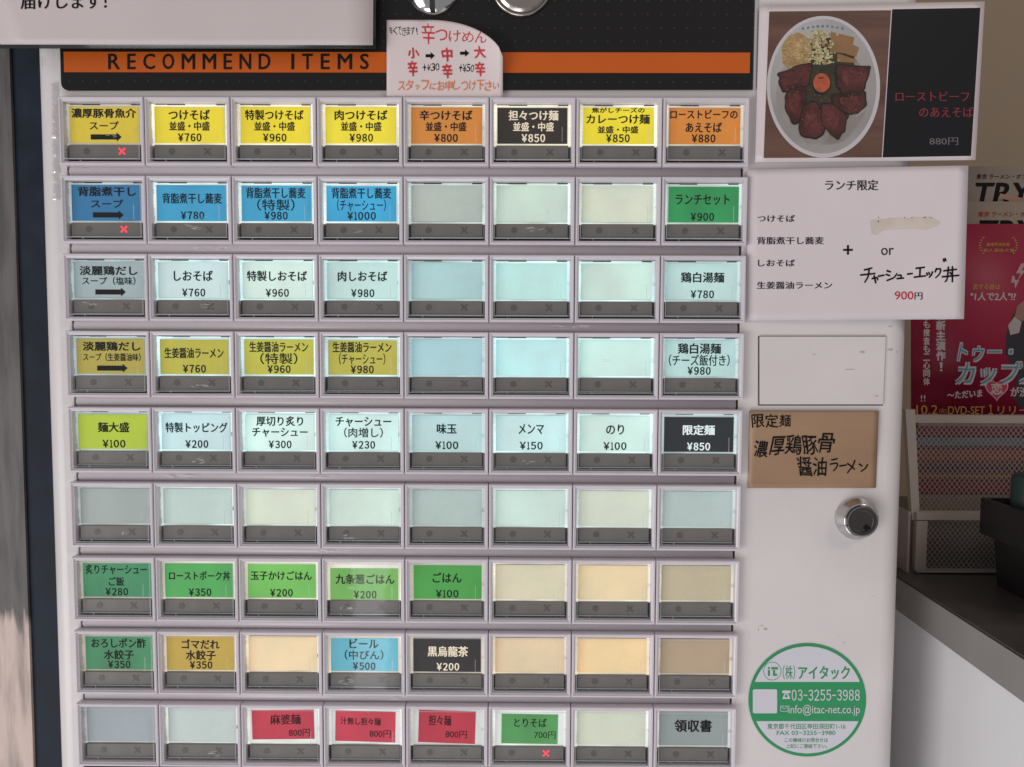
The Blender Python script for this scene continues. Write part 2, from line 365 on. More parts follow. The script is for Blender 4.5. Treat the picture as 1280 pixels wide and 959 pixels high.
# per cell: card, colour the lit card shows (sRGB), lines, price
CELLS = {
 (0,0): ('yellow', (168,150,48), AR('濃厚豚骨魚介', 32, 'スープ', 14.4), None), (0,1): ('yellow', (226,206,44), A3('つけそば', 20.4), '¥760'),
 (0,2): ('yellow', (230,210,40), A3('特製つけそば', 28.8), '¥960'), (0,3): ('yellow', (232,214,50), A3('肉つけそば', 26), '¥980'),
 (0,4): ('orange', (200,128,48), A3('辛つけそば', 26), '¥800'), (0,5): ('black', (36,31,26), A3('担々つけ麺', 24.4), '¥850'),
 (0,6): ('yellow', (232,214,40), [('焦がしチーズの', 25.8, .02, .16), ('カレーつけ麺', 31, .20, .46), ('並盛・中盛', 20, .52, .71), None], '¥850'),
 (0,7): ('orange', (205,128,45), [('ローストビーフの', 32.8, .08, .31), ('あえそば', 17.7, .42, .68), None], '¥880'),
 (1,0): ('blue', (36,108,150), AR('背脂煮干し', 29, 'スープ', 16), None), (1,1): ('blue', (52,150,190), B2('背脂煮干し蕎麦', 29.6), '¥780'),
 (1,2): ('blue', (58,160,200), C3('背脂煮干し蕎麦', 29.5, '（特製）', 17.7), '¥980'), (1,3): ('blue', (55,165,210), C3('背脂煮干し蕎麦', 29.5, '（チャーシュー）', 23), '¥1000'),
 (1,4): ('white', (172,184,174), [], None), (1,5): ('white', (196,216,202), [], None), (1,6): ('white', (206,214,194), [], None),
 (1,7): ('green', (40,138,78), B2('ランチセット', 26.6), '¥900'),
 (2,0): ('white', (150,168,170), AR('淡麗鶏だし', 29, 'スープ（塩味）', 26.6, .12), None), (2,1): ('white', (196,222,220), B2('しおそば', 19.5), '¥760'),
 (2,2): ('white', (208,232,222), B2('特製しおそば', 30), '¥960'), (2,3): ('white', (192,228,222), B2('肉しおそば', 24.7), '¥980'),
 (2,4): ('white', (168,204,204), [], None), (2,5): ('white', (186,228,222), [], None), (2,6): ('white', (202,230,218), [], None),
 (2,7): ('white', (186,218,214), B2('鶏白湯麺', 21.4), '¥780'),
 (3,0): ('olive', (128,112,62), AR('淡麗鶏だし', 29, 'スープ（生姜醤油味）', 28.8, .10), None), (3,1): ('olive', (176,170,60), [('生姜醤油ラーメン', 29.6, .26, .55), None], '¥760'),
 (3,2): ('olive', (186,184,66), C3('生姜醤油ラーメン', 29.4, '（特製）', 17.7), '¥960'), (3,3): ('olive', (182,176,72), C3('生姜醤油ラーメン', 29.4, '（チャーシュー）', 22), '¥980'),
 (3,4): ('white', (164,204,208), [], None), (3,5): ('white', (188,232,232), [], None), (3,6): ('white', (202,236,226), [], None),
 (3,7): ('white', (180,214,210), C3('鶏白湯麺', 21.4, '（チーズ飯付き）', 28.8), '¥980'),
 (4,0): ('lime', (166,188,40), B2('麺大盛', 16), '¥100'), (4,1): ('white', (192,222,224), B2('特製トッピング', 31.3), '¥200'),
 (4,2): ('white', (208,236,228), [('厚切り炙り', 23.6, .05, .32), ('チャーシュー', 28, .38, .63), None], '¥300'),
 (4,3): ('white', (206,238,232), [('チャーシュー', 28, .06, .33), ('（肉増し）', 19.5, .36, .64), None], '¥230'),
 (4,4): ('white', (180,212,212), B2('味玉', 10), '¥100'), (4,5): ('white', (196,232,230), B2('メンマ', 12.8), '¥150'),
 (4,6): ('white', (204,234,224), B2('のり', 9), '¥100'), (4,7): ('black', (26,32,36), B2('限定麺', 16), '¥850'),
 (6,0): ('green', (48,128,84), [('炙りチャーシュー', 31.5, .06, .34), ('ご飯', 7.9, .42, .68), None], '¥280'), (6,1): ('leaf', (70,165,80), [('ローストポーク丼', 31.2, .24, .50), None], '¥350'),
 (6,2): ('leaf', (108,184,82), [('玉子かけごはん', 31.2, .22, .48), None], '¥200'), (6,3): ('leaf', (112,176,82), [('九条葱ごはん', 30, .30, .58), None], '¥200'),
 (6,4): ('leaf', (64,150,62), B2('ごはん', 14.8), '¥100'),
 (6,5): ('white', (210,204,174), [], None), (6,6): ('white', (226,206,164), [], None), (6,7): ('white', (182,172,144), [], None),
 (7,0): ('green', (52,126,82), [('おろしポン酢', 28, .08, .36), ('水餃子', 15.4, .42, .70), None], '¥350'), (7,1): ('gold', (178,150,56), [('ゴマだれ', 19.4, .10, .37), ('水餃子', 15.4, .42, .70), None], '¥350'),
 (7,2): ('white', (230,206,164), [], None), (7,3): ('sky', (96,178,196), [('ビール', 14.8, .05, .32), ('（中びん）', 19.8, .38, .66), None], '¥500'),
 (7,4): ('black', (28,25,24), [('黒烏龍茶', 20.7, .25, .55), None], '¥200'),
 (7,5): ('white', (214,194,158), [], None), (7,6): ('white', (230,202,152), [], None), (7,7): ('white', (165,146,120), [], None),
 (8,0): ('white', (142,152,156), [], None), (8,1): ('white', (180,192,186), [], None),
 (8,2): ('red', (178,38,58), [('麻婆麺', 15.5, .16, .46)], '800円'), (8,3): ('red', (186,44,66), [('汁無し担々麺', 20.5, .24, .46)], '800円'),
 (8,4): ('red', (176,36,56), [('担々麺', 11.5, .16, .46)], '800円'), (8,5): ('green', (72,142,76), [('とりそば', 16.5, .22, .48)], '700円'),
 (8,6): ('white', (196,202,182), [], None), (8,7): ('white', (134,144,142), [('領収書', 19.2, .24, .60)], None)}
for c, s in enumerate([(150,160,156), (180,200,192), (206,216,196), (200,222,208), (168,186,180), (194,216,206), (206,216,196), (172,190,186)]): CELLS[(5, c)] = ('white', s, [], None)
GUIDE = {0: (1.0, .93, .68), 1: (.80, .97, .92), 2: (.66, .95, .96), 3: (.66, .96, .98), 4: (.68, .97, .97), 5: (.78, .96, .92), 6: (1.0, .92, .72), 7: (1.0, .86, .60), 8: (.86, .93, .84)}
DIM = {0: .40, 4: .62, 7: .55}
ORD = ['first', 'second', 'third', 'fourth', 'fifth', 'sixth', 'seventh', 'eighth', 'ninth']
AMB = 0.74    # how much of the room light the sunk cards send back
def sub(name, me, par, loc=None): return again_new(name, me, par, loc)
def again_new(name, me, par, loc=None):
    o = bpy.data.objects.new(name, me); COL.objects.link(o); o.parent = par
    if loc: o.location = loc
    return o
smearm = clear('greasy_smear', .10, .35, solid=.16, scol=(.8, .75, .7))
SMEARS = {(1, 1): [(2, -9, 7), (6, -4, 3)], (1, 5): [(1, -9, 8), (5, -1, 3)], (2, 1): [(7, -9, 6)], (2, 0): [(-8, -8, 4)], (3, 1): [(3, -10, 4)], (4, 1): [(3, -10, 6)], (4, 5): [(-1, -10, 4)], (3, 6): [(-6, 2, 3)],
          (1, 3): [(0, -10, 2)], (5, 3): [(-6, -10, 5)], (6, 3): [(-8, -9, 6), (-4, 2, 3)], (8, 1): [(7, -9, 4)], (7, 3): [(-9, -9, 6)], (5, 0): [(9, -9, 3)], (0, 0): [(4, -3, 3)], (4, 2): [(8, 3, 2)], (2, 4): [(5, 6, 3)]}
for r in range(9):
    for c in range(8):
        key, show, lines, price = CELLS[(r, c)]
        o = button0 if (r, c) == (0, 0) else button0.copy()
        if o is not button0: COL.objects.link(o)
        o.parent = machine; o.location = ((c - 3.5) * PX, 0, (4 - r) * PZ)
        word = lines[0][0] if lines else 'blank'
        o['label'] = '%s button in the %s row from the top, %s from the left%s' % (('blank ' if not lines else key) , ORD[r], ORD[c], '' if not lines else ', reading ' + word)
        if not lines: o['label'] = 'blank backlit button in the %s row from the top, %s from the left' % (ORD[r], ORD[c])
        RR = random.Random(r * 8 + c)
        if r == 0 and c == 0: pass
        base = CARDS[key]; t = lin(*show)
        if key == 'white': base = tuple(min(base[i], t[i] / AMB * .82) for i in range(3))
        em = tuple(max(0.0, t[i] - AMB * base[i]) for i in range(3)); mx = max(max(em), 1e-4)
        cm = mat('card_%s_%d_%d' % (key, r, c), base, 0.55, noise=0.04, nscale=300, emit=tuple(x / mx for x in em), estr=mx, enoise=0.33)
        dim = DIM.get(c, 1.0)
        if r == 1 and c in (5, 6): dim = .85
        gcol = GUIDE[r]
        gm = mat('light_guide_%d_%d' % (r, c), (.5, .5, .5), 0.3, emit=gcol, estr=(.62 if r < 5 else .45) * dim + .06, enoise=0.5)
        # card
        small = (r == 8 and c in (2, 3, 4, 5)); ang = 0; x0, x1, zt, zb = -cx, cx, ct, cb
        if not small and lines and key != 'white': x0 += RR.uniform(.1, .6) * mm; x1 -= RR.uniform(.1, .7) * mm; zt -= RR.uniform(0.2, .6) * mm
        if (r, c) == (6, 3): zt -= 2.0 * mm; zb -= .6 * mm
        if small:
            x0, x1, zt, zb = {2: (-16.3, 15.6, 12.2, -3.2), 3: (-15.6, 15.2, 11.8, -4.2), 4: (-14.9, 14.2, 12.4, -4.6), 5: (-14.3, 14.6, 10.9, -4.6)}[c]
            x0, x1, zt, zb = x0 * mm, x1 * mm, zt * mm, zb * mm; ang = {2: .018, 3: -.022, 4: -.03, 5: -.01}[c]
        wm = mat('diffuser_%d_%d' % (r, c), (.55, .57, .56), 0.5, emit=gcol, estr=.34 * dim, enoise=0.3)
        b = MB()
        if key != 'white': b.box(-cx, cx, -.0001, .001, cb, ct); ob = b.build('diffuser', wm, o)
        b = MB(); q = [(x0, zt), (x1, zt), (x1, zb), (x0, zb)]; ca, sa = math.cos(ang), math.sin(ang)
        q = [(x * ca - z * sa, x * sa + z * ca) for x, z in q]; y0 = -.0004 if key != 'white' else -.0001
        v = [(x, y0, z) for x, z in q] + [(x, y0 + .00025, z) for x, z in q]
        b.add(v, [(0, 1, 2, 3), (7, 6, 5, 4), (0, 4, 5, 1), (1, 5, 6, 2), (2, 6, 7, 3), (3, 7, 4, 0)])
        card = b.build('menu_card', cm, o)
        again_new('well', well_me, o)
        g = ring_me.copy(); g.materials.clear(); g.materials.append(gm); again_new('light_guide', g, o)
        again_new('status_strip', stat_me, o); again_new('round_mark', dot_me, o)
        lit = (r, c) in ((0, 0), (1, 0), (8, 5)); x = again_new('crossed_mark', cross_red if lit else cross_me, o)
        if lit: x['label'] = 'crossed mark lit red'
        again_new('cover', cover_me, o); again_new('cover_rim', rim_me, o)
        if (r, c) in SMEARS:
            b = MB(); Q = random.Random(r * 9 + c)
            for (mx0, mz0, n_) in SMEARS[(r, c)]:
                for k_ in range(n_):
                    x_, z_ = mx0 + Q.uniform(-3.5, 3.5), mz0 + Q.uniform(-1.3, 1.3); L_ = Q.uniform(.5, 2.6); sl = Q.uniform(-.25, .35); h_ = Q.uniform(.1, .45)
                    b.add([((x_ + a_) * mm, -.00432 - .000012 * k_, (z_ + a_ * sl + h_ * e_) * mm) for a_, e_ in ((-L_, 0), (-L_ * .3, -1), (L_ * .6, -.7), (L_, .1), (L_ * .4, 1), (-L_ * .5, .8))], [tuple(range(6))])
            b.build('smear', smearm, o)
        # printing
        if lines:
            b = MB(); cw = 17.55
            fn = lambda x, y, k, ca=ca, sa=sa, y0=y0: ((x * ca - y * sa) * mm, y0 - .00008 - .00003 * k, (x * sa + y * ca) * mm)
            H = ct - cb
            zz = lambda f_: (ct - f_ * H) / mm
            flip = lambda X0, f0, X1, f1: (X0, -zz(f0), X1, -zz(f1))
            fn2 = lambda x, y, k: fn(x, -y, k)
            ox = RR.uniform(-.5, .5)
            serif = small
            for L in lines:
                if L is None: continue
                if L == 'ARROW':
                    a0, a1 = -7.0, 8.2; z0 = zz(.84)
                    b.add([fn(x, z, 1) for x, z in ((a0, z0 - 1.25), (a1 - 2.4, z0 - 1.25), (a1 - 2.4, z0 - 2.2), (a1, z0), (a1 - 2.4, z0 + 2.2), (a1 - 2.4, z0 + 1.25), (a0, z0 + 1.25))], [tuple(range(7))])
                    continue
                t_, w_, f0, f1 = L
                bx = flip(-w_ / 2 + ox, f0, w_ / 2 + ox, f1)
                if small: bx = flip(-w_ / 2 + {2: 1, 3: -2.6, 4: -4, 5: .5}[c], f0, w_ / 2 + {2: 1, 3: -2.6, 4: -4, 5: .5}[c], f1)
                put(b, t_, bx, fn2, 1, bold=.045 if (r, c) == (8, 7) else (.024 if '（' in t_ or 'スープ' in t_ else .036), serif=serif)
            if price and not small:
                w_ = 14.2 if len(price) == 5 else 11.6; dz = .04 if (r, c) == (6, 3) else 0
                tight(b, price, flip(-w_ / 2 + ox, .745 + dz, w_ / 2 + ox, .955 + dz), fn2, 1, bold=.042)
            elif price:
                xo = {2: 8, 3: 7.5, 4: 4.5, 5: 8}[c]
                put(b, price, flip(xo - 5.4, .60, xo + 5.4, .82), fn2, 1, bold=.004, serif=True)
            pm = ink
            if key == 'black': pm = inkcool if r == 4 else inklight
            b.build('lettering', pm, card if False else o)

# --- header panel
hdr = MB(); fnh = lambda x, y, k: at(x, y, -.0012 - .00012 * k)
p0 = at(76.5, 113, -.0012); p1 = at(940.5, 112, -.0012); zt = at(500, -60, 0).z; rr = .0035; pts = []
for i in range(7): a = math.pi + math.pi / 2 * i / 6; pts.append((p0.x + rr + rr * math.cos(a), p0.z + rr + rr * math.sin(a)))
pts += [(p1.x, p1.z), (p1.x, zt), (p0.x, zt)]
N = len(pts); v = [(x, -.0012, z) for x, z in pts] + [(x, .0, z) for x, z in pts]
hdr.add(v, [tuple(range(N))] + [(i, (i + 1) % N, N + (i + 1) % N, N + i) for i in range(N)])
hm = mat('black_dotted_panel', (0.018, 0.016, 0.015), 0.3, spec=.28); nt = hm.node_tree; bs = nt.nodes['Principled BSDF']
tc = nt.nodes.new('ShaderNodeTexCoord'); sx = nt.nodes.new('ShaderNodeSeparateXYZ'); nt.links.new(tc.outputs['Object'], sx.inputs[0])
def mth(op, a, b_=None):
    n = nt.nodes.new('ShaderNodeMath'); n.operation = op
    for i, q in enumerate((a, b_)):
        if q is None: continue
        if isinstance(q, (int, float)): n.inputs[i].default_value = q
        else: nt.links.new(q, n.inputs[i])
    return n.outputs[0]
def cellf(o_): return mth('ABSOLUTE', mth('SUBTRACT', mth('FRACT', mth('DIVIDE', o_, .0064)), .5))
d = mth('ADD', mth('POWER', cellf(sx.outputs[0]), 2), mth('POWER', cellf(sx.outputs[2]), 2)); dotf = mth('LESS_THAN', d, .006)
mx_ = nt.nodes.new('ShaderNodeMix'); mx_.data_type = 'RGBA'; nt.links.new(dotf, mx_.inputs[0]); mx_.inputs[6].default_value = (.0105, .0095, .009, 1); mx_.inputs[7].default_value = (.030, .028, .026, 1); nt.links.new(mx_.outputs[2], bs.inputs['Base Color'])
header = hdr.build('header_panel', hm, machine)
b = MB(); a0, a1 = at(80.5, 90, -.0012), at(937.5, 65.5, -.0012); b.box(a0.x, a1.x, -.00145, -.0012, at(500, 91, -.0012).z, at(500, 65.5, -.0012).z)
b.build('orange_stripe', mat('orange_print', (0.52, 0.095, 0.007), 0.35, spec=.35, noise=.04, nscale=30), header)
b = MB(); x = 136
for wd, xa, xb in (('RECOMMEND', 135, 338), ('ITEMS', 364, 461)):
    n = len(wd); tot = xb - xa; ws = {'I': .24, 'M': 1.15, 'E': .72, 'S': .7, 'T': .85}; ww = [ws.get(ch, 1.0) for ch in wd]; gap = .62; unit = tot / (sum(ww) + gap * (n - 1)); xx = xa
    for ch, w_ in zip(wd, ww):
        put(b, ch, (xx, 67.5, xx + w_ * unit, 86.5), lambda x, y, k: at(x, y, -.00155 - .00003 * k), 1, bold=.8 / max(.1, w_ * unit / .58) / .8); xx += (w_ + gap) * unit
b.build('lettering', black_gloss, header)
b = MB(); b.box(p1.x + .0004, p1.x + .0016, -.0012, 0, p1.z, zt); b.build('header_edge_trim', mat('grey_trim', (.4, .38, .37), .3), machine)
# --- panel below the buttons
b = MB(); q0 = at(102, 956, -.001); q1 = at(917, 957.5, -.001); z0 = at(500, 957, -.001).z - 0.001; pts = [(q0.x, z0 - .06), (q1.x, z0 - .06), (q1.x, z0 - .003)]
pts += [(q1.x - .003 + .003 * math.cos(a), z0 - .003 + .003 * math.sin(a)) for a in (math.pi / 6, math.pi / 3, math.pi / 2)] + [(q0.x + .003 - .003 * math.sin(a), z0 - .003 + .003 * math.cos(a)) for a in (0, math.pi / 6, math.pi / 3, math.pi / 2)]
N = len(pts); b.add([(x, -.001, z) for x, z in pts] + [(x, .0, z) for x, z in pts], [tuple(range(N))] + [(i, (i + 1) % N, N + (i + 1) % N, N + i) for i in range(N)])
b.build('lower_panel', black_gloss, machine)
# --- knobs on the header
def px_len(px): return px * 0.3986 / 1000
b = MB(); c = at(541, -16, -.004); R1 = px_len(28)
b.lathe((c.x, -.0012, c.z), [(R1 * 1.1, 0), (R1 * 1.1, -.0012), (R1 * 1.0, -.0022), (R1 * .9, -.003), (R1 * .6, -.0048), (R1 * .25, -.0054)])
k1 = b.build('coin_return_knob', chrome, machine, True)
b = MB(); b.box(c.x - .0011, c.x + .0011, -.0085, -.001, c.z - R1 * 1.05, c.z + R1 * 1.05); b.build('slot', gapm, k1)
b = MB(); c2 = at(652, -19, -.003); R2 = px_len(36)
b.lathe((c2.x, -.0012, c2.z), [(R2 * 1.02, 0), (R2 * 1.02, -.0012), (R2 * .98, -.0018), (R2 * .93, -.0018), (R2 * .9, -.0008), (R2 * .86, -.0008), (R2 * .82, -.0030), (R2 * .6, -.0022), (R2 * .3, -.0012)])
b.build('round_push_knob', mat('bronze_chrome', (.42, .36, .33), .22, metal=1), machine, True)
# --- blank plate
b = MB(); P = [at(*q, 0) for q in ((947.5, 420), (1107, 420), (1103.5, 507), (947.5, 507))]
b.add([(p.x, -.0002, p.z) for p in P], [(0, 1, 2, 3)]); groove = b.build('plate_gap', gapm, machine)
b = MB(); P = [at(*q, 0) for q in ((949, 420.8), (1106, 420.8), (1102.6, 505.4), (949, 505.4))]
v = [(p.x, -.0010, p.z) for p in P] + [(p.x, 0, p.z) for p in P]; b.add(v, [(0, 1, 2, 3)] + [(i, (i + 1) % 4, 4 + (i + 1) % 4, 4 + i) for i in range(4)])
b.build('blank_plate', mat('plate_enamel', (0.64, 0.59, 0.575), 0.42, noise=.05, nscale=30), machine)
# --- key lock
lc = at(1070, 647.5, 0); RL = .0107
b = MB(); b.lathe((lc.x, 0, lc.z), [(RL, 0), (RL, -.0015), (RL * .97, -.0022), (RL * .80, -.0055), (RL * .79, -.0062), (RL * .72, -.0064), (RL * .70, -.0058)], 64)
lock = b.build('key_lock', chrome, machine, True)
b = MB(); b.lathe((lc.x, 0, lc.z), [(RL * .69, -.0055), (RL * .69, -.0074), (RL * .66, -.0078), (RL * .50, -.0078), (RL * .48, -.0075), (RL * .45, -.0075)], 48)
b.build('barrel', mat('dark_chrome', (.34, .32, .31), .13, metal=1), lock, False)
b = MB(); kx, kz = lc.x + RL * .20, lc.z - RL * .28
b.box(kx - .0015, kx + .0015, -.00785, -.0074, kz - .0007, kz + .0007); b.box(kx - .0007, kx + .0005, -.0079, -.0074, kz - .0017, kz + .0015); b.build('keyhole', ink, lock)
# --- stains on the enamel
stain = mat('brown_smudge', (.33, .26, .20), .6, alpha=.35); R = random.Random(5)
b = MB()
for (x, y, rx, ry) in ((952, 782, 2.2, .8), (957, 786, 2.4, 1.6), (948, 787, .8, 1.6), (1113, 408, 3.5, 1.0), (1113, 437, 3.2, 1.4), (1121, 440, 1.5, 1.0), (1055, 803, 1, .7), (1050, 795, .8, .6), (1092, 745, .8, .6), (1096, 495, 2.4, .9), (1062, 462, 6, .7), (1078, 440, 4, 1.5), (1018, 443, 3, .6), (53, 78, 1.2, 7)):
    poly(b, ell(x, y, rx, ry, 14, jit=.35, R=R), lambda X, Y, k, yy=(y, x): at(X, Y, -.0013 if 949 < yy[1] < 1104 and 421 < yy[0] < 505 else -.00012), 1)
b.build('smudge', stain, machine)
# --- tape residue on the left edge
b = MB(); n = 60; v = []; f = []
for j in range(n + 1):
    y = 104 + (250 - 104) * j / n
    for i in range(4):
        x = 63.5 + y * .012 + i * 3.0 + (R.uniform(-1.2, 1.2) if i in (0, 3) else 0); p = at(x, y, 0); v.append((p.x, -.0002 - (R.uniform(.0, .0009) if i in (1, 2) else 0), p.z))
for j in range(n):
    for i in range(3): f.append((j * 4 + i, j * 4 + i + 1, j * 4 + i + 5, j * 4 + i + 4))
b.add(v, f); tag(b.build('tape_strip', clear('tape_plastic', .35, .22, solid=.25, scol=(.75, .68, .68)), None, True), 'wrinkled clear tape running down the left edge of the machine', 'tape')

# ================================================================== SIGNS
# delivery notice, top left, laminated
dsp = lambda x, y: -.0085 - .0006 * math.sin(x * .012)
n1 = paper('delivery_notice', ((-40, -60), (467, -60), (466, 56.5), (0.5, 55.5)), 0, mat('notice_paper', (.56, .49, .48), .5, noise=.04, nscale=12), dsp, n=14)
tag(n1, 'large white laminated notice taped over the top corner above the stripe', 'notice')
paper('laminate_border', ((-44, -60), (470.5, -60), (469.5, 61), (-4, 60.5)), 0, clear('laminate', .07, .25, tint=(.3, .3, .32), solid=.1, scol=(.2, .2, .2)), lambda x, y: dsp(x, y) + .0006, parent=n1, n=4)
b = MB(); fn = sheet_fn(0, dsp)
put(b, '届けします！', (26, -9, 133, 11.5), fn, 1, bold=.012, serif=True)
b.build('lettering', ink, n1)
# handwritten note with a curled corner
def yt(x): t = min(1, max(0, (x - 536) / 92.5)); return 25 + 46 * (1 - (1 - t ** 2.1) ** (1 / 1.7))
dsn = lambda x, y: -.0018 - .012 * (max(0, (x - 560) / 68) ** 2) * max(0, (1 - (y - 25) / 95)) ** 1.3 - .0008 * (y - 25) / 97
fn = sheet_fn(0, dsn); v = []; f = []; n = 28
for s in (0, 1):
    for j in range(n + 1):
        for i in range(n + 1):
            x = 483.3 + (628.5 - 483.3) * i / n; top = yt(x); bot = 121 + 1.5 * i / n; y = top + (bot - top) * j / n; q = fn(x - (0.8 if i == 0 else 0) * 0, y, 0); v.append((q.x, q.y + s * .0002, q.z))
N = (n + 1) ** 2; g = lambda i, j, s: s * N + j * (n + 1) + i
for j in range(n):
    for i in range(n): f.append((g(i, j, 0), g(i, j + 1, 0), g(i + 1, j + 1, 0), g(i + 1, j, 0))); f.append((g(i, j, 1), g(i + 1, j, 1), g(i + 1, j + 1, 1), g(i, j + 1, 1)))
for i in range(n):
    f.append((g(i, 0, 0), g(i + 1, 0, 0), g(i + 1, 0, 1), g(i, 0, 1))); f.append((g(i, n, 0), g(i, n, 1), g(i + 1, n, 1), g(i + 1, n, 0)))
    f.append((g(0, i, 0), g(0, i, 1), g(0, i + 1, 1), g(0, i + 1, 0))); f.append((g(n, i, 0), g(n, i + 1, 0), g(n, i + 1, 1), g(n, i, 1)))
hn = mesh('handwritten_note', v, f, mat('note_paper', (.68, .58, .57), .6, noise=.04, nscale=20, bump=.15, bscale=90), None, True)
tag(hn, 'small handwritten white note with a curled corner taped over the orange stripe', 'note')
redpen = mat('red_marker', (.55, .03, .03), .5); orpen = mat('orange_marker', (.72, .20, .04), .5)
b = MB(); hand(b, '辛くできます!', (486, 33.5, 524, 44), fn, 1, bold=.0, seed=2); hand(b, '+¥30', (528, 79.5, 549.5, 88.5), fn, 1, bold=.0, seed=3); hand(b, '+¥50', (573.5, 80, 593, 90), fn, 1, bold=.0, seed=4)
for (ax, ay) in ((532, 69.8), (575, 66.6)): poly(b, [(ax, ay - 1.9), (ax + 6.2, ay - 1.9), (ax + 6.2, ay - 4.6), (ax + 11.6, ay), (ax + 6.2, ay + 4.6), (ax + 6.2, ay + 1.9), (ax, ay + 1.9)], fn, 1)
b.build('black_lettering', ink, hn)
b = MB(); hand(b, '辛', (526.5, 28, 544.5, 53.5), fn, 1, bold=.0, seed=5); hand(b, 'つけめん', (544, 37, 609, 51.5), fn, 1, bold=.0, seed=6, slope=2)
for ch, bx in (('小', (508.5, 59, 525, 73)), ('中', (551.5, 59, 566.5, 77)), ('大', (591.5, 57, 607.5, 73)), ('辛', (509, 75, 523, 95.3)), ('辛', (552, 78.7, 566.6, 98)), ('辛', (593, 76.5, 607.4, 95.3))): hand(b, ch, bx, fn, 1, bold=.045, seed=8)
b.build('red_lettering', redpen, hn)
b = MB(); hand(b, 'スタッフにお申しつけ下さい', (497, 101, 625, 113), fn, 1, bold=.01, seed=9); b.build('orange_lettering', orpen, hn)

# roast beef poster
dpp = lambda x, y: -.0022 - .004 * max(0, (x - 1080) / 150) ** 2
pp = paper('menu_poster', ((949.5, 7), (1231, 2), (1219.5, 200), (944, 203)), 0, mat('poster_paper', (.64, .56, .56), .4, noise=.02), dpp, thick=.0006)
tag(pp, 'glossy poster of a bowl of sliced roast beef noodles beside a black panel', 'poster')
fn = sheet_fn(0, dpp)
def quad_grid(mb, Q, lift, mi, n=8):
    TL, TR, BR, BL = [Vector(q) for q in Q]; v = []; f = []
    for j in range(n + 1):
        for i in range(n + 1):
            p = TL.lerp(TR, i / n).lerp(BL.lerp(BR, i / n), j / n); v.append(fn(p.x, p.y, lift))
    for j in range(n):
        for i in range(n): k = j * (n + 1) + i; f.append((k, k + n + 1, k + n + 2, k + 1))
    mb.add(v, f, mi)
b = MB(); quad_grid(b, ((1115.3, 11.7), (1225.5, 9.8), (1213.7, 195), (1103.4, 196.9)), 1, 0); blk = b.build('black_panel', mat('poster_black', (.007, .0065, .008), .35, spec=.3), pp)
pm = [mat('table_print', (.13, .062, .042), .4, noise=.35, nscale=160, stretch=(.12, 1, 1)), mat('bowl_rim_print', (.50, .47, .48), .4), mat('bowl_print', (.36, .34, .325), .4, noise=.45, nscale=14),
      mat('broth_print', (.035, .028, .014), .4, noise=.4, nscale=250), mat('meat_edge_print', (.010, .006, .005), .4, noise=.3, nscale=300), mat('meat_print', (.085, .018, .015), .35, noise=.75, nscale=120),
      mat('yolk_print', (.42, .085, .03), .4, noise=.25, nscale=400), mat('onion_print', (.48, .44, .24), .4, noise=.3, nscale=500), mat('slaw_print', (.40, .25, .10), .4, noise=.3, nscale=260),
      mat('bamboo_print', (.26, .13, .055), .4, noise=.15, nscale=200), mat('shadow_print', (.10, .055, .028), .4), mat('blue_print', (.12, .16, .30), .4), mat('meat_light_print', (.12, .026, .022), .4, noise=.5, nscale=260), mat('gloss_print', (.19, .065, .055), .4), mat('herb_print', (.07, .065, .03), .4), mat('bowl_inner_print', (.29, .26, .235), .4, noise=.5, nscale=40), mat('strand_light_print', (.50, .36, .18), .4), mat('strand_dark_print', (.28, .16, .055), .4), mat('onion_shade_print', (.27, .27, .13), .4)]
b = MB(); R = random.Random(11); quad_grid(b, ((961.6, 14.5), (1113.9, 12.9), (1102.2, 196.9), (954.5, 197.6)), 1, 0)
poly(b, ell(1029.3, 108.6, 70.8, 88.6, 72), fn, 1.4, 1); poly(b, ell(1029, 108, 66.5, 84, 72), fn, 1.7, 2)
Z = lambda L: [(940 + x / 4.267, y / 4.267) for x, y in L]
poly(b, ell(1030, 104, 44, 58, 30, jit=.08, R=R), fn, 2.0, 3)
poly(b, [(x, y) for x, y in ell(996, 66, 19, 25, 24, jit=.06, R=R)], fn, 2.3, 8)
for L in (((420, 170), (545, 200), (530, 290), (415, 275)), ((455, 285), (560, 320), (550, 335), (455, 330)), ((530, 235), (572, 255), (556, 305), (505, 290))):
    poly(b, Z(L), fn, 2.3 + .1 * L[0][0] / 420, 9)
for k in range(110):
    a = R.uniform(0, 6.28); q = R.random() ** .6; x, y = 996 + 17 * q * math.cos(a), 66 + 22 * q * math.sin(a); a2 = R.uniform(-.9, .5); L_ = R.uniform(1.5, 4.5)
    poly(b, [(x - L_ * math.cos(a2), y - L_ * math.sin(a2)), (x, y - .35), (x + L_ * math.cos(a2), y + L_ * math.sin(a2)), (x, y + .35)], fn, 2.35 + .001 * k, R.choice((16, 17, 16)))
for k in range(280):
    t = R.random(); x = 1024 + R.gauss(0, 7 + 3 * t) ; y = 38 + 42 * t; poly(b, ell(x, y, R.uniform(.8, 2.4), R.uniform(.7, 2), 7, R.random(), .3, R), fn, 2.5 + .0016 * k, R.choice((7, 7, 7, 8, 18, 17)))
for k in range(50): poly(b, ell(988 + R.gauss(0, 8), 76 + R.gauss(0, 5), .45, .4, 5), fn, 2.6 + .002 * k, 10)
poly(b, ell(1028, 118, 57, 64, 40, jit=.03, R=R), fn, 1.85, 15)
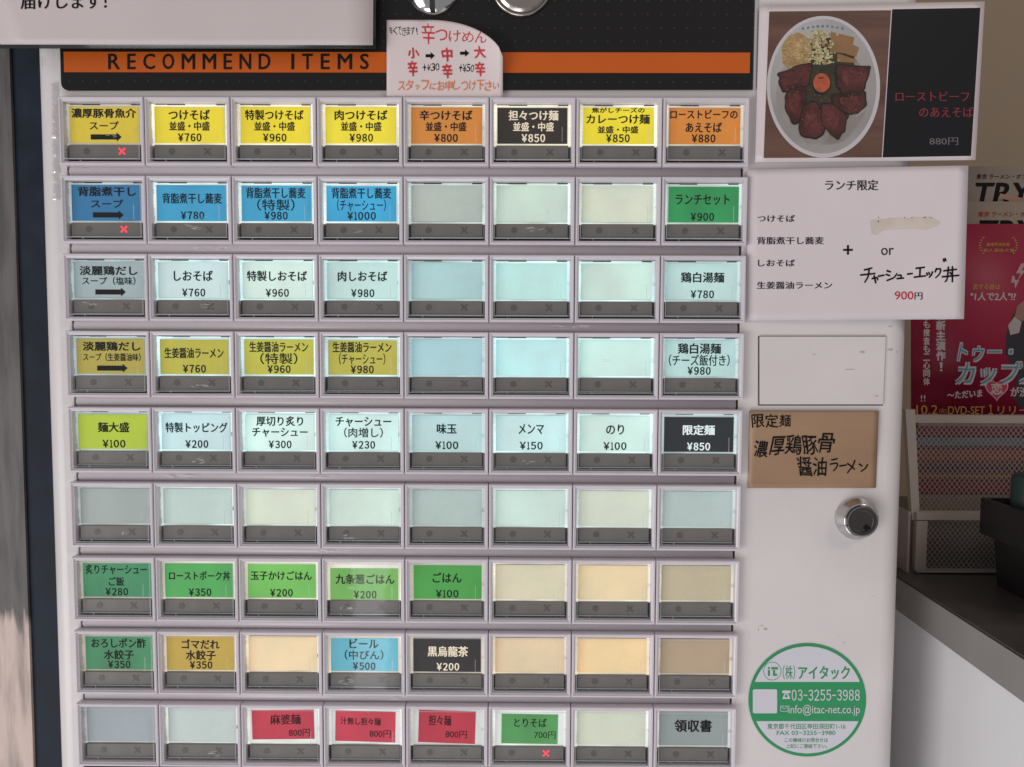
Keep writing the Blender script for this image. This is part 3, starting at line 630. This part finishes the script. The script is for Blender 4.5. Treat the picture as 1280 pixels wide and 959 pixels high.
meats = [((145, 390), (285, 340), (325, 350), (310, 430), (270, 475), (165, 492), (150, 430)), ((450, 345), (545, 350), (632, 355), (620, 420), (585, 490), (480, 500), (445, 440)),
         ((185, 500), (230, 462), (285, 460), (290, 540), (250, 660), (210, 650), (178, 570)), ((430, 500), (520, 498), (600, 490), (612, 560), (560, 605), (520, 612), (440, 560)),
         ((275, 560), (340, 540), (370, 590), (390, 700), (340, 740), (262, 720), (258, 640)), ((370, 560), (430, 550), (500, 620), (492, 700), (458, 742), (400, 690), (375, 640))]
for k, L in enumerate(meats):
    C = Vector((sum(p[0] for p in L) / len(L), sum(p[1] for p in L) / len(L))); LL = []
    for i in range(len(L)):
        a, c_ = Vector(L[i]), Vector(L[(i + 1) % len(L)])
        for t in (0, .33, .66): p = a.lerp(c_, t); p += (p - C).normalized() * R.uniform(-2, 14); LL.append(p)
    for _ in (0, 1): LL = [q for i in range(len(LL)) for q in (LL[i].lerp(LL[(i + 1) % len(LL)], .25), LL[i].lerp(LL[(i + 1) % len(LL)], .75))]
    poly(b, Z([(p.x, p.y) for p in LL]), fn, 3.1 + .16 * k, 4); poly(b, Z([tuple(C + (p - C) * .90) for p in LL]), fn, 3.17 + .16 * k, 5)
    poly(b, Z([tuple(C + Vector((-6, -4)) + (p - C) * .5) for p in LL]), fn, 3.22 + .16 * k, 12)
for k in range(420):
    L = meats[R.randrange(6)]; i = R.randrange(len(L)); C = Vector((sum(p[0] for p in L) / len(L), sum(p[1] for p in L) / len(L))); p = C.lerp(Vector(L[i]).lerp(Vector(L[(i + 1) % len(L)]), R.random()), R.random() ** .6 * .9)
    x, y = 940 + p.x / 4.267, p.y / 4.267; poly(b, ell(x, y, R.uniform(.3, 1.7), R.uniform(.25, .8), 6, R.random() * 3, .3, R), fn, 4.1 + .0004 * k, R.choice((4, 5, 5, 12, 13)))
for k in range(130):
    a = R.uniform(0, 6.28); q = R.uniform(.2, 1); x, y = 1030 + 34 * q * math.cos(a), 108 + 50 * q * math.sin(a)
    if 70 < y < 135: poly(b, ell(x, y, R.uniform(.4, 1.6), R.uniform(.3, 1.2), 6, R.random(), .3, R), fn, 2.1 + .002 * k, R.choice((3, 10, 14)))
poly(b, ell(1027.5, 105, 11.5, 13, 24), fn, 4.3, 4); poly(b, ell(1027, 103.5, 10.6, 12, 24), fn, 4.5, 6); poly(b, ell(1026, 97.5, 4, 1.2, 10), fn, 4.6, 12)
for k in range(9): poly(b, ell(1004 + k * 6.1, 36.5 - 3.6 * math.sin(math.pi * (k + .5) / 9), 1.8, 1.9, 6, k, .3, R), fn, 1.9 + .01 * k, 11)
b.build('dish_picture', pm, pp)
b = MB(); put(b, 'ローストビーフ', (1119.5, 114.5, 1211, 126.5), fn, 2, bold=.006, serif=True); put(b, 'のあえそば', (1149, 134, 1216.2, 146.5), fn, 2, bold=.006, serif=True); b.build('red_lettering', mat('red_print', (.22, .022, .03), .4), blk)
b = MB(); put(b, '880円', (1162, 172, 1197.5, 181.5), fn, 2, bold=.002, serif=True); b.build('grey_lettering', mat('grey_print', (.15, .13, .14), .4), blk)

# lunch notice
dl = lambda x, y: -.0012 - .0012 * math.sin((x - 934) * .011) - .0035 * max(0, (x - 1090) / 120) ** 2 - .0006 * math.sin(y * .03)
lp = paper('lunch_notice', ((934, 212), (1210.5, 207), (1205, 399), (934, 401)), 0, mat('lunch_paper', (.66, .585, .60), .5, noise=.05, nscale=14, bump=1.0, bscale=26), dl)
tag(lp, 'white printed notice with a list at left and marker writing above a red price', 'notice')
fn = sheet_fn(0, dl); b = MB()
put(b, 'ランチ限定', (1031.5, 225, 1097.6, 238), fn, 1, bold=.014, serif=True); put(b, 'つけそば', (947, 269, 993.4, 277.5), fn, 1, bold=.02, serif=True)
put(b, '背脂煮干し蕎麦', (946.3, 296.3, 1029.7, 305.5), fn, 1, bold=.018, serif=True); put(b, 'しおそば', (947.7, 324.6, 993.4, 333), fn, 1, bold=.02, serif=True)
put(b, '生姜醤油ラーメン', (946.3, 352.2, 1039.9, 361.3), fn, 1, bold=.018, serif=True); put(b, 'or', (1101.5, 310, 1117, 319), fn, 1, bold=.008, serif=True)
put(b, '円', (1143.4, 365.8, 1153, 374.6), fn, 1, bold=.01, serif=True)
poly(b, [(1054, 311.2), (1066, 311.2), (1066, 313.8), (1054, 313.8)], fn, 1); poly(b, [(1058.7, 306.5), (1061.3, 306.5), (1061.3, 318.5), (1058.7, 318.5)], fn, 1.2)
b.build('black_lettering', ink, lp)
b = MB(); put(b, '900', (1118.5, 364.3, 1141.8, 374.6), fn, 1, bold=.014, serif=True); b.build('red_lettering', mat('red_price_print', (.50, .02, .03), .4), lp)
ZL = lambda L: [(930 + x / 4.414, 200 + y / 4.414) for x, y in L]
S = [((665,607),(705,597)),((645,635),(722,627)),((690,600),(688,640),(667,675)),((708,655),(735,648),(738,662)),((718,640),(727,678)),((742,642),(772,636)),((790,612),(808,618)),((785,632),(803,638)),((790,665),(830,650),(843,628)),
     ((850,637),(868,635),(866,652)),((845,655),(880,652)),((903,630),(928,627)),((950,598),(995,593)),((972,597),(970,642)),((940,647),(1002,640)),((1008,625),(1012,635)),((1020,622),(1024,632)),((1040,618),(1035,635),(1022,648)),
     ((1062,600),(1055,618)),((1062,603),(1088,600),(1080,630),(1058,650)),((1100,548),(1104,560)),((1110,545),(1114,556)),((1103,612),(1172,604)),((1095,645),(1185,637)),((1128,592),(1122,660),(1110,672)),((1150,590),(1150,672)),((1137,622),(1143,630))]
b = MB(); strokes(b, [ZL(s) for s in S], 2.1, fn, 1); b.build('marker_lettering', ink, lp)
b = MB(); ty = mat('correction_tape', (.60, .52, .45), .55, noise=.12, nscale=120, bump=.5, bscale=200)
poly(b, [(1088.5, 275), (1100, 274.5), (1118, 272.6), (1128, 273.4), (1146, 272), (1160, 271.2), (1168, 273), (1176, 279), (1170, 283), (1158, 287), (1140, 285.5), (1120, 286.4), (1106, 287), (1096, 294), (1090, 292), (1089, 284)], fn, 1, 0)
R = random.Random(4)
for k in range(9): x = R.choice((1094, 1098, 1129, 1131, 1156, 1161, 1164, 1140, 1152)); y = R.choice((272, 275, 277, 290, 274)); poly(b, ell(x, y, R.uniform(.5, 1.4), R.uniform(.4, 1.2), 7, jit=.3, R=R), fn, 1.5 + .02 * k, 1)
b.build('correction_patch', [ty, mat('faded_marker', (.15, .12, .13), .6)], lp)

# cardboard sign
dc = lambda x, y: -.0012 - .0006 * math.sin((y - 500) * .05)
cs = paper('cardboard_sign', ((937.5, 513.5), (1098.6, 514), (1094.9, 610), (934.7, 610)), 0, mat('brown_card', (.32, .195, .115), .40, noise=.16, nscale=22, stretch=(.4, 1, 2)), dc, thick=.0010)
tag(cs, 'brown cardboard sign lettered in black marker above the key lock', 'sign')
fn = sheet_fn(0, dc); b = MB()
hand(b, '限定麺', (939, 518, 990, 534.5), fn, 1, bold=.012, seed=21); hand(b, '濃厚鶏豚骨', (941, 548, 1043, 571), fn, 1, bold=.018, seed=22, slope=-6, jit=.08)
hand(b, '醤油', (996.5, 573, 1034, 596), fn, 1, bold=.014, seed=23)
ZC = lambda L: [(930 + x / 5.326, 500 + y / 5.326) for x, y in L]
strokes(b, [ZC(s) for s in (((585,400),(620,392)), ((575,428),(625,418),(618,450),(596,472)), ((638,440),(680,434)), ((738,405),(725,440),(690,485)), ((690,425),(712,440),(735,462)), ((768,428),(785,440)), ((822,432),(810,455),(780,476)))], 1.9, fn, 1)
b.build('marker_lettering', ink, cs)

# round green sticker
fn = sheet_fn(-.0003); cxs, cys, rx, ry = 1009.2, 875, 73.5, 70.8
grn = mat('green_print', (.015, .25, .085), .35); stw = mat('sticker_white', (.56, .55, .60), .35)
b = MB(); poly(b, ell(cxs, cys, rx, ry, 96), fn, 0); o = b.build('round_sticker', grn); tag(o, 'round white and green contact sticker with phone number and address', 'sticker')
def seg(y0, y1, ins=3.9):
    P_ = []; A = []
    for i in range(41):
        y = y0 + (y1 - y0) * i / 40; t = max(0, 1 - ((y - cys) / (ry - ins)) ** 2); A.append(((rx - ins) * math.sqrt(t), y))
    return [(cxs + a, y) for a, y in A] + [(cxs - a, y) for a, y in reversed(A)]
b = MB(); poly(b, seg(cys - ry + 3.95, 852.5), fn, .6); poly(b, seg(901.6, cys + ry - 3.95), fn, .6)
def rrect(x0, y0, x1, y1, r): return [(x + r * math.cos(a), y + r * math.sin(a)) for x, y, s in ((x1 - r, y1 - r, 0), (x0 + r, y1 - r, 1), (x0 + r, y0 + r, 2), (x1 - r, y0 + r, 3)) for a in [math.pi / 2 * (s + k / 4) for k in range(5)]]
poly(b, rrect(941, 861.7, 971.4, 891.8, 2), fn, .7)
tight(b, '03-3255-3988', (989.5, 862.2, 1074.8, 875.8), fn, .8, bold=.012); put(b, 'info@itac-net.co.jp', (985.6, 881, 1074.8, 895), fn, .8, bold=.004)
# telephone and envelope
poly(b, rrect(977.5, 863.2, 988.3, 866.6, 1.5), fn, .8); poly(b, [(980.6, 867), (985.2, 867), (988, 873.8), (977.8, 873.8)], fn, .8)
for L in (((975.9, 882.6), (985, 882.6)), ((985, 882.6), (985, 889.3)), ((985, 889.3), (975.9, 889.3)), ((975.9, 889.3), (975.9, 882.6)), ((975.9, 882.6), (980.4, 886.4)), ((980.4, 886.4), (985, 882.6))): strokes(b, [L], .6, fn, .8)
b.build('white_print', stw, o)
b = MB(); put(b, '（株）', (978.4, 831.7, 994, 849.4), fn, .9, bold=.01); put(b, 'アイタック', (997.6, 833, 1062.6, 849.4), fn, .9, bold=.045)
put(b, '東京都千代田区神田須田町1-16', (959.2, 904.5, 1056.8, 911.6), fn, .9, bold=.01); put(b, 'FAX 03−3255−3980', (970.9, 913.6, 1044.3, 918.9), fn, .9, bold=.015)
put(b, 'この機械のお問合せは', (980.9, 922.6, 1035, 928), fn, .9, bold=.01); put(b, '上記にご連絡下さい。', (982.6, 930, 1034.3, 935.5), fn, .9, bold=.01)
poly(b, ell(982.8, 870.2, 1.8, 1.8, 12), fn, 1.2)
ring = ell(965.4, 839, 11.2, 11.6, 40); ri = ell(965.4, 839, 10.4, 10.8, 40)
b.add([fn(x, y, .9) for x, y in ring + ri], [(i, (i + 1) % 40, 40 + (i + 1) % 40, 40 + i) for i in range(40)])
for q in ((959.8, 837.5, 962.6, 845), (959.8, 834, 962.6, 836.3), (964, 834, 972.5, 837), (966.2, 837.6, 969, 845), (966.2, 842.3, 971.5, 845)): poly(b, [(q[0], q[1]), (q[2], q[1]), (q[2], q[3]), (q[0], q[3])], fn, .9 + .1 * (q[0] > 966))
b.build('green_lettering', grn, o)

# ================================================================== BEHIND AND BESIDE
def box_px(name, x0, y0, x1, y1, Y, depth, m, parent=None):
    a, c_ = at(x0, y0, Y), at(x1, y1, Y); b = MB(); b.box(a.x, c_.x, Y, Y + depth, c_.z, a.z); return b.build(name, m, parent)
# left: door post and its dark inner strip
YP = .012
xb = at(36.5, 800, YP).x; xc = at(74, 900, YP).x + .004
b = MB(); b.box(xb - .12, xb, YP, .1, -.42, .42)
pmn = mat('rough_grey_post', (.10, .092, .09), .55); nt = pmn.node_tree; bs = nt.nodes['Principled BSDF']
tc = nt.nodes.new('ShaderNodeTexCoord'); mp = nt.nodes.new('ShaderNodeMapping'); mp.inputs['Scale'].default_value = (2.2, 1, .28); nt.links.new(tc.outputs['Object'], mp.inputs[0])
nz = nt.nodes.new('ShaderNodeTexNoise'); nz.inputs['Scale'].default_value = 75; nz.inputs['Detail'].default_value = 8; nt.links.new(mp.outputs[0], nz.inputs[0])
sx = nt.nodes.new('ShaderNodeSeparateXYZ'); nt.links.new(tc.outputs['Object'], sx.inputs[0])
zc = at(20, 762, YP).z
def mthn(op, *a):
    n = nt.nodes.new('ShaderNodeMath'); n.operation = op
    for i, q in enumerate(a):
        if isinstance(q, (int, float)): n.inputs[i].default_value = q
        else: nt.links.new(q, n.inputs[i])
    return n.outputs[0]
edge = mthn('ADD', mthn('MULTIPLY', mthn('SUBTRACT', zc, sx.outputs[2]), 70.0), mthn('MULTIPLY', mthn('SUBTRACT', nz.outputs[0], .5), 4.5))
cr = nt.nodes.new('ShaderNodeValToRGB'); nt.links.new(edge, cr.inputs[0]); cr.color_ramp.elements[0].position = .1; cr.color_ramp.elements[0].color = (.10, .092, .09, 1); cr.color_ramp.elements[1].position = .75; cr.color_ramp.elements[1].color = (.50, .40, .36, 1)  # patch of light on the lower post, painted into the base colour
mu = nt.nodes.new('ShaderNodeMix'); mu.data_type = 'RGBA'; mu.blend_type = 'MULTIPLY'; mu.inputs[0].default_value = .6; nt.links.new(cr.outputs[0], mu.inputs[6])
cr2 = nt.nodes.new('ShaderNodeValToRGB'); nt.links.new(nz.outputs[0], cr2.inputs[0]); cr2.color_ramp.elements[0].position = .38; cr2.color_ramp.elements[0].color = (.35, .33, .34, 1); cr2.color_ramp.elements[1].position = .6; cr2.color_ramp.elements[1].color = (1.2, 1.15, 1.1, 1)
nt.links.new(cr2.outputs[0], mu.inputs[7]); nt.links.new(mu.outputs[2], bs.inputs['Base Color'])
bp = nt.nodes.new('ShaderNodeBump'); bp.inputs['Strength'].default_value = .5; bp.inputs['Distance'].default_value = .001; nt.links.new(nz.outputs[0], bp.inputs['Height']); nt.links.new(bp.outputs[0], bs.inputs['Normal'])
tag(b.build('door_post', pmn), 'rough grey post at the left edge, with a lit patch painted pale pinkish low down', 'post')
b = MB(); b.box(xb + .0006, xc + .05, YP + .0015, YP + .012, -.42, .42)
tag(b.build('dark_door_strip', mat('navy_strip', (.012, .019, .031), .6, noise=.5, nscale=60, bump=.2, spec=.2)), 'dark navy strip between the grey post and the machine', 'door frame')
# wall behind
YW = .30
b = MB(); b.box(-1.2, 1.6, YW, YW + .05, -1.2, 1.3); tag(b.build('wall', mat('beige_wall', (.36, .27, .185), .7, noise=.08, nscale=6, bump=.2)), None, None, kind='structure')
# counter
ZCt = at(1170, 716, .075).z
def solve_x(px, py, z):   # x of the ray's point at height z
    d = CM @ Vector(((px - 640) / 1000, -(py - 479.5) / 1000, -1)); return CAM_POS + d * ((z - CAM_POS.z) / d.z)
ce = solve_x(1230, 793, ZCt); CX = ce.x
lowz = CAM_POS.z + (solve_x(1230, 842, -1).z - CAM_POS.z) * 0
d_ = CM @ Vector(((1230 - 640) / 1000, -(842 - 479.5) / 1000, -1)); lowz = (CAM_POS + d_ * ((CX - CAM_POS.x) / d_.x)).z
ctr = tag(empty('counter', (0, 0, 0)), 'dark topped counter with a grey edge and a white side panel beside the machine', 'counter')
b = MB(); b.box(CX, CX + .9, -.34, YW - .001, lowz, ZCt); b.build('counter_edge', mat('grey_counter_edge', (.25, .23, .22), .5, noise=.12, nscale=20), ctr)
b = MB(); b.box(CX + .0008, CX + .9, -.339, YW - .002, ZCt + .0004, ZCt + .0012); b.build('counter_top', mat('dark_laminate', (.066, .055, .05), .4, noise=.3, nscale=40, bump=.1), ctr)
b = MB(); b.box(CX + .006, CX + .88, -.33, YW - .003, -.6, lowz - .0005); b.build('side_panel', mat('white_side_panel', (.74, .73, .74), .55, noise=.04, nscale=8), ctr)

# mesh rack
rackm = mat('cream_wire', (.33, .27, .235), .45); rack = tag(empty('mesh_rack', (0, 0, 0)), 'two tier cream metal mesh leaflet rack standing on the counter', 'rack')
def wire_mesh(name, x0, y0, x1, y1, Y, pitch_px=6.2, hpx=8.0, w=.00042):
    a, c_ = at(x0, y0, Y), at(x1, y1, Y); s = (a - at(x0 + 1, y0, Y)).length; px_, pz_ = pitch_px * s, hpx * s; b = MB()
    slope = pz_ / px_; X0, X1, Z0, Z1 = a.x, c_.x, c_.z, a.z
    span = (Z1 - Z0) / slope; t = X0 - span
    while t < X1 + span:
        for sg in (1, -1):
            # line x = t + sg * (z - Z0)/slope
            za, zb_ = Z0, Z1; pts_ = []
            xa_, xb_ = (t, t + span) if sg == 1 else (t + span, t)
            # clip in x
            def zx(x): return Z0 + (x - xa_) / (xb_ - xa_) * (Z1 - Z0)
            lo, hi = max(X0, min(xa_, xb_)), min(X1, max(xa_, xb_))
            if hi - lo > 1e-4:
                p, q = (lo, zx(lo)), (hi, zx(hi)); yy = Y + (0 if sg == 1 else .0004)
                dx, dz = q[0] - p[0], q[1] - p[1]; L = math.hypot(dx, dz); nx, nz_ = -dz / L * w / 2, dx / L * w / 2
                b.add([(p[0] + nx, yy, p[1] + nz_), (q[0] + nx, yy, q[1] + nz_), (q[0] - nx, yy, q[1] - nz_), (p[0] - nx, yy, p[1] - nz_), (p[0], yy + .0004, p[1]), (q[0], yy + .0004, q[1])], [(0, 1, 2, 3), (0, 4, 5, 1), (3, 2, 5, 4)])
        t += px_
    o = b.build(name, rackm, rack); o['kind'] = 'stuff'; return o
wire_mesh('upper_mesh', 1146, 530, 1330, 640, .088); wire_mesh('lower_mesh', 1158, 650, 1330, 715, .072)
box_px('top_rail', 1141, 519, 1330, 529.5, .084, .006, rackm, rack)
box_px('lower_rail', 1146, 641, 1330, 651, .068, .006, rackm, rack)
box_px('bottom_rail', 1146, 713.5, 1330, 716.8, .068, .006, rackm, rack)
box_px('side_rail', 1146, 651.2, 1157.5, 713.3, .068, .006, rackm, rack)
b = MB(); P_ = [at(1132, 512, .084), at(1144, 512, .084), at(1150, 650, .070), at(1140, 650, .070)]; P2 = [Vector((p.x, p.y + .004, p.z)) for p in P_]
b.add(P_ + P2, [(0, 1, 2, 3), (4, 7, 6, 5), (0, 4, 5, 1), (1, 5, 6, 2), (2, 6, 7, 3), (3, 7, 4, 0)]); b.build('slanted_side_rail', rackm, rack)
a, c_ = at(1137, 640, .07), at(1137, 716.6, .07); b = MB(); b.box(a.x, a.x + .0012, .071, .16, c_.z, a.z); b.build('side_plate', rackm, rack)
# printed leaflet stack seen through the mesh
lf = box_px('striped_leaflet', 1147, 528, 1330, 640, .100, .004, mat('maroon_leaflet', (.13, .025, .03), .5, noise=.2, nscale=80)); tag(lf, 'leaflet with red, blue and orange bands standing behind the mesh', 'leaflet')
for k, (y0, y1, c_) in enumerate(((528, 534, (.25, .19, .17)), (534, 545, (.22, .02, .04)), (547, 558, (.12, .17, .22)), (562, 575, (.24, .05, .035)), (582, 588, (.03, .03, .045)), (593, 598, (.22, .10, .03)), (604, 616, (.20, .012, .03)), (619, 640, (.22, .17, .13)))):
    a, e_ = at(1148, y0, .0995), at(1328, y1, .0995); b = MB(); b.box(a.x, e_.x, .0997, .09985, e_.z, a.z); b.build('printed_band', mat('band_%d' % k, c_, .5, noise=.25, nscale=150), lf)
box_px('pale_leaflet', 1158, 652, 1330, 713, .095, .003, mat('pale_leaflet', (.10, .085, .075), .6, noise=.3, nscale=60)); tag(bpy.data.objects['pale_leaflet'], 'dull leaflet behind the lower mesh of the rack', 'leaflet')

# magazines and the crimson flyer
def mag(name, x0, y0, x1, y1, Y, m, label, cat, dep=.004, top_tilt=0):
    o = paper(name, ((x0, y0), (x1, y0 - top_tilt), (x1, y1), (x0, y1)), Y, m, None, dep, n=2); return tag(o, label, cat)
m1 = mag('magazine', 1196, 208, 1330, 500, .125, mat('taupe_cover', (.27, .215, .175), .5, noise=.05), 'taupe magazine with black headline, rearmost in the rack', 'magazine')
fn = sheet_fn(.125); b = MB(); put(b, '東京 ラーメン・オブ', (1220, 217.5, 1284, 223.8), fn, 1, bold=.015, shear=.2); put(b, 'TRY', (1219, 229, 1292, 256), fn, 1, bold=.03, shear=.2); b.build('black_lettering', ink, m1)
m2 = mag('magazine', 1198, 252, 1330, 500, .118, mat('tan_cover', (.31, .235, .18), .5, noise=.05), 'tan magazine with red headline just behind the crimson flyer', 'magazine')
fn = sheet_fn(.118); b = MB(); put(b, '東京 ラーメン・オブ', (1222, 264.3, 1290, 270.8), fn, 1, bold=.03, shear=.2); b.build('red_lettering', mat('red_head', (.33, .02, .02), .5), m2)
b = MB(); put(b, 'TRY', (1224, 276, 1297, 303), fn, 1, bold=.03, shear=.2); b.build('black_lettering', ink, m2)
b = MB(); poly(b, [(1250, 242), (1290, 250), (1290, 256), (1249, 248)], sheet_fn(.121), 1); tag(b.build('paper_slip', mat('peach_paper', (.36, .20, .14), .6)), 'peach paper slip poking out between the two magazines', 'paper slip')
fl = mag('flyer', 1140.5, 280, 1330, 518.5, .108, mat('crimson_print', (.30, .012, .042), .5, spec=.3, noise=.15, nscale=14), 'crimson drama flyer with teal title lettering in the upper rack', 'flyer', .002)
fn = sheet_fn(.108); b = MB()
suit = [(1256, 442), (1258, 418), (1266, 394), (1275, 380), (1300, 372), (1320, 372), (1320, 515), (1280, 515), (1268, 500), (1270, 470), (1262, 452)]
poly(b, suit, fn, .5, 0); poly(b, [(1260, 407), (1268, 396), (1277, 402), (1274, 416), (1263, 419)], fn, .8, 1); poly(b, [(1268, 396), (1272, 382), (1280, 376), (1290, 378), (1290, 400), (1277, 401)], fn, .7, 2); poly(b, [(1285, 442), (1300, 430), (1315, 515), (1292, 515)], fn, .8, 1)
for L in (((1276, 330), (1270, 342), (1276, 342), (1271, 352), (1282, 338), (1277, 338), (1284, 328)), ((1265, 345), (1264, 354), (1268, 353), (1269, 361), (1274, 350), (1269, 350), (1268, 345))): poly(b, L, fn, .6, 3)
b.build('suit_picture', [mat('suit_print', (.012, .010, .014), .5), mat('cuff_print', (.34, .28, .26), .5), mat('skin_print', (.24, .12, .085), .5), mat('bolt_print', (.38, .24, .26), .5)], fl)
tw = mat('pale_title_print', (.42, .34, .34), .5); tt = mat('teal_title_print', (.035, .20, .25), .45)
b = MB(); put(b, 'トゥー・', (1195.6, 429, 1267, 452), fn, 1.0, bold=.085, shear=.25); put(b, 'カップス', (1193.6, 453, 1300, 481), fn, 1.0, bold=.085, shear=.25)
for i, ch in enumerate('最新主演作！'): put(b, ch, (1170, 389 + i * 12.6, 1182, 400 + i * 12.6) if ch != '！' else (1174.5, 453, 1178.5, 464), fn, 1.2, bold=.06)
for i, ch in enumerate('恋も捜査も二心同体!!'): put(b, ch, (1154, 391 + i * 10.2, 1162.5, 400 + i * 10.2) if ch != '!' else (1155 + 4 * (i - 10), 494, 1156.8 + 4 * (i - 10), 502), fn, 1.2, bold=.05 if ch != '!' else .01)
put(b, '"1人で2人"!?', (1213, 365.5, 1270, 376), fn, 1, bold=.06, shear=.1)
put(b, '～ただいま', (1184, 490, 1228, 499), fn, 1.1, bold=.05, slope=-3); put(b, 'が渋滞中', (1263, 484, 1308, 496), fn, 1.1, bold=.05)
b.build('pale_lettering', tw, fl)
b = MB(); put(b, 'トゥー・', (1196.6, 430.2, 1266, 451), fn, 1.5, bold=.02, shear=.25); put(b, 'カップス', (1194.6, 454.2, 1299, 480), fn, 1.5, bold=.02, shear=.25); b.build('teal_title', tt, fl)
b = MB(); put(b, '10.2', (1145.5, 506.5, 1172, 518), fn, 1, bold=.03, serif=True); put(b, '(火)', (1174, 510, 1183, 518), fn, 1, bold=.02); put(b, 'DVD-SET', (1185, 508, 1231, 518), fn, 1, bold=.02, serif=True); put(b, '１', (1235.5, 506, 1241.5, 518), fn, 1, bold=.03); put(b, 'リリース', (1247, 508, 1300, 518), fn, 1, bold=.02)
put(b, '恋する彼は', (1215.5, 355, 1250, 362), fn, 1, bold=.035, shear=.1); put(b, '最優秀演技賞', (1233, 303.5, 1262, 308), fn, 1, bold=.03); put(b, '新人演技大賞', (1229, 311, 1268, 315.2), fn, 1, bold=.03)
for s in (-1, 1):
    for k in range(7): a = -1.1 + k * .36; poly(b, ell(1248 + s * (23 - 3.5 * (a * a)), 307 + a * 9, 1.6, .8, 8, s * a), fn, 1 + .02 * k)
b.build('gold_lettering', mat('gold_print', (.42, .20, .035), .5), fl)
hp = [(1246 + 14.5 * (math.sin(t) ** 3), 486.5 - .92 * (13 * math.cos(t) - 5 * math.cos(2 * t) - 2 * math.cos(3 * t) - math.cos(4 * t))) for t in [2 * math.pi * i / 40 for i in range(40)]]
b = MB(); poly(b, hp, fn, 1.6, 0); poly(b, [(1246 + (x - 1246) * .9, 486.5 + (y - 486.5) * .9) for x, y in hp], fn, 1.8, 1); put(b, '恋', (1238.5, 478.5, 1253.5, 493), fn, 2.0, bold=.05, mi=0); b.build('heart_emblem', [tw, mat('heart_print', (.38, .02, .05), .45)], fl)

# black crate on the counter with things in it
cm_ = mat('black_plastic', (.012, .011, .011), .45, noise=.3, nscale=80, bump=.3)
YC = .03; A_ = at(1226, 622, .055); zb = ZCt + .0014; k = 0
crate = tag(empty('black_crate', (A_.x, YC, zb)), 'black plastic crate with a wide rim on the counter in front of the rack', 'crate'); crate.location = (0, 0, 0)
b = MB(); hz = A_.z - zb; th = .002; Wd, Dp = .16, .075; rimh = hz * .42; xs = A_.x; ys = .055 - .075
def frustum(b, x0, x1, y0, y1, z0, z1, tap, th):
    o_ = [(x0, y0), (x1, y0), (x1, y1), (x0, y1)]; bt = [(x0 + tap, y0 + tap), (x1 - tap, y0 + tap), (x1 - tap, y1 - tap), (x0 + tap, y1 - tap)]
    ins = lambda L, t: [(L[0][0] + t, L[0][1] + t), (L[1][0] - t, L[1][1] + t), (L[2][0] - t, L[2][1] - t), (L[3][0] + t, L[3][1] - t)]
    rings = [(bt, z0), (o_, z1), (ins(o_, th), z1), (ins(bt, th), z0 + th)]; v = [(x, y, z) for L, z in rings for x, y in L]; f = [(3, 2, 1, 0), (12, 13, 14, 15)]
    for r_ in range(3):
        for i in range(4): f.append((r_ * 4 + i, r_ * 4 + (i + 1) % 4, r_ * 4 + 4 + (i + 1) % 4, r_ * 4 + 4 + i))
    b.add(v, f)
frustum(b, xs + .004, xs + Wd - .004, ys + .004, ys + Dp - .004, zb, A_.z - .001, .003, .0015); b.build('crate_body', cm_, crate)
b = MB()
for (x0_, x1_, y0_, y1_) in ((xs, xs + Wd, ys, ys + .003), (xs, xs + Wd, ys + Dp - .003, ys + Dp), (xs, xs + .003, ys + .0031, ys + Dp - .0031), (xs + Wd - .003, xs + Wd, ys + .0031, ys + Dp - .0031)): b.box(x0_, x1_, y0_, y1_, A_.z - rimh, A_.z)
b.build('crate_rim', cm_, crate)
p = at(1279, 612, .045); b = MB(); v = []
b.lathe((0, 0, 0), [(.0001, -.03), (.011, -.03), (.013, -.027), (.013, .018), (.010, .024), (.006, .026)], 24)
o = b.build('green_cup', mat('dark_teal', (.012, .030, .027), .5), None, True); o.rotation_euler = (math.radians(-90), 0, 0); o.location = (p.x + .004, .02, p.z - .012); tag(o, 'dark teal cup standing in the black crate', 'cup')
p = at(1268, 601, .02); o.location = (xs + .006 + .0105, .035, at(1270, 600, .035).z - .021); o.scale = (.8, .8, .8)
p = at(1264, 634, .047); b = MB(); b.lathe((0, 0, 0), [(.0001, 0), (.0016, .0003), (.0022, .0016), (.0022, .03), (.0001, .0301)], 14)
o = b.build('wooden_peg', mat('beige_wood', (.3, .23, .16), .5, noise=.2, nscale=200), None, True); o.rotation_euler = (math.radians(-90), 0, 0); o.location = (max(p.x, xs + .005), .047, p.z)
tag(o, 'beige wooden peg standing beside the teal cup in the black crate', 'peg')
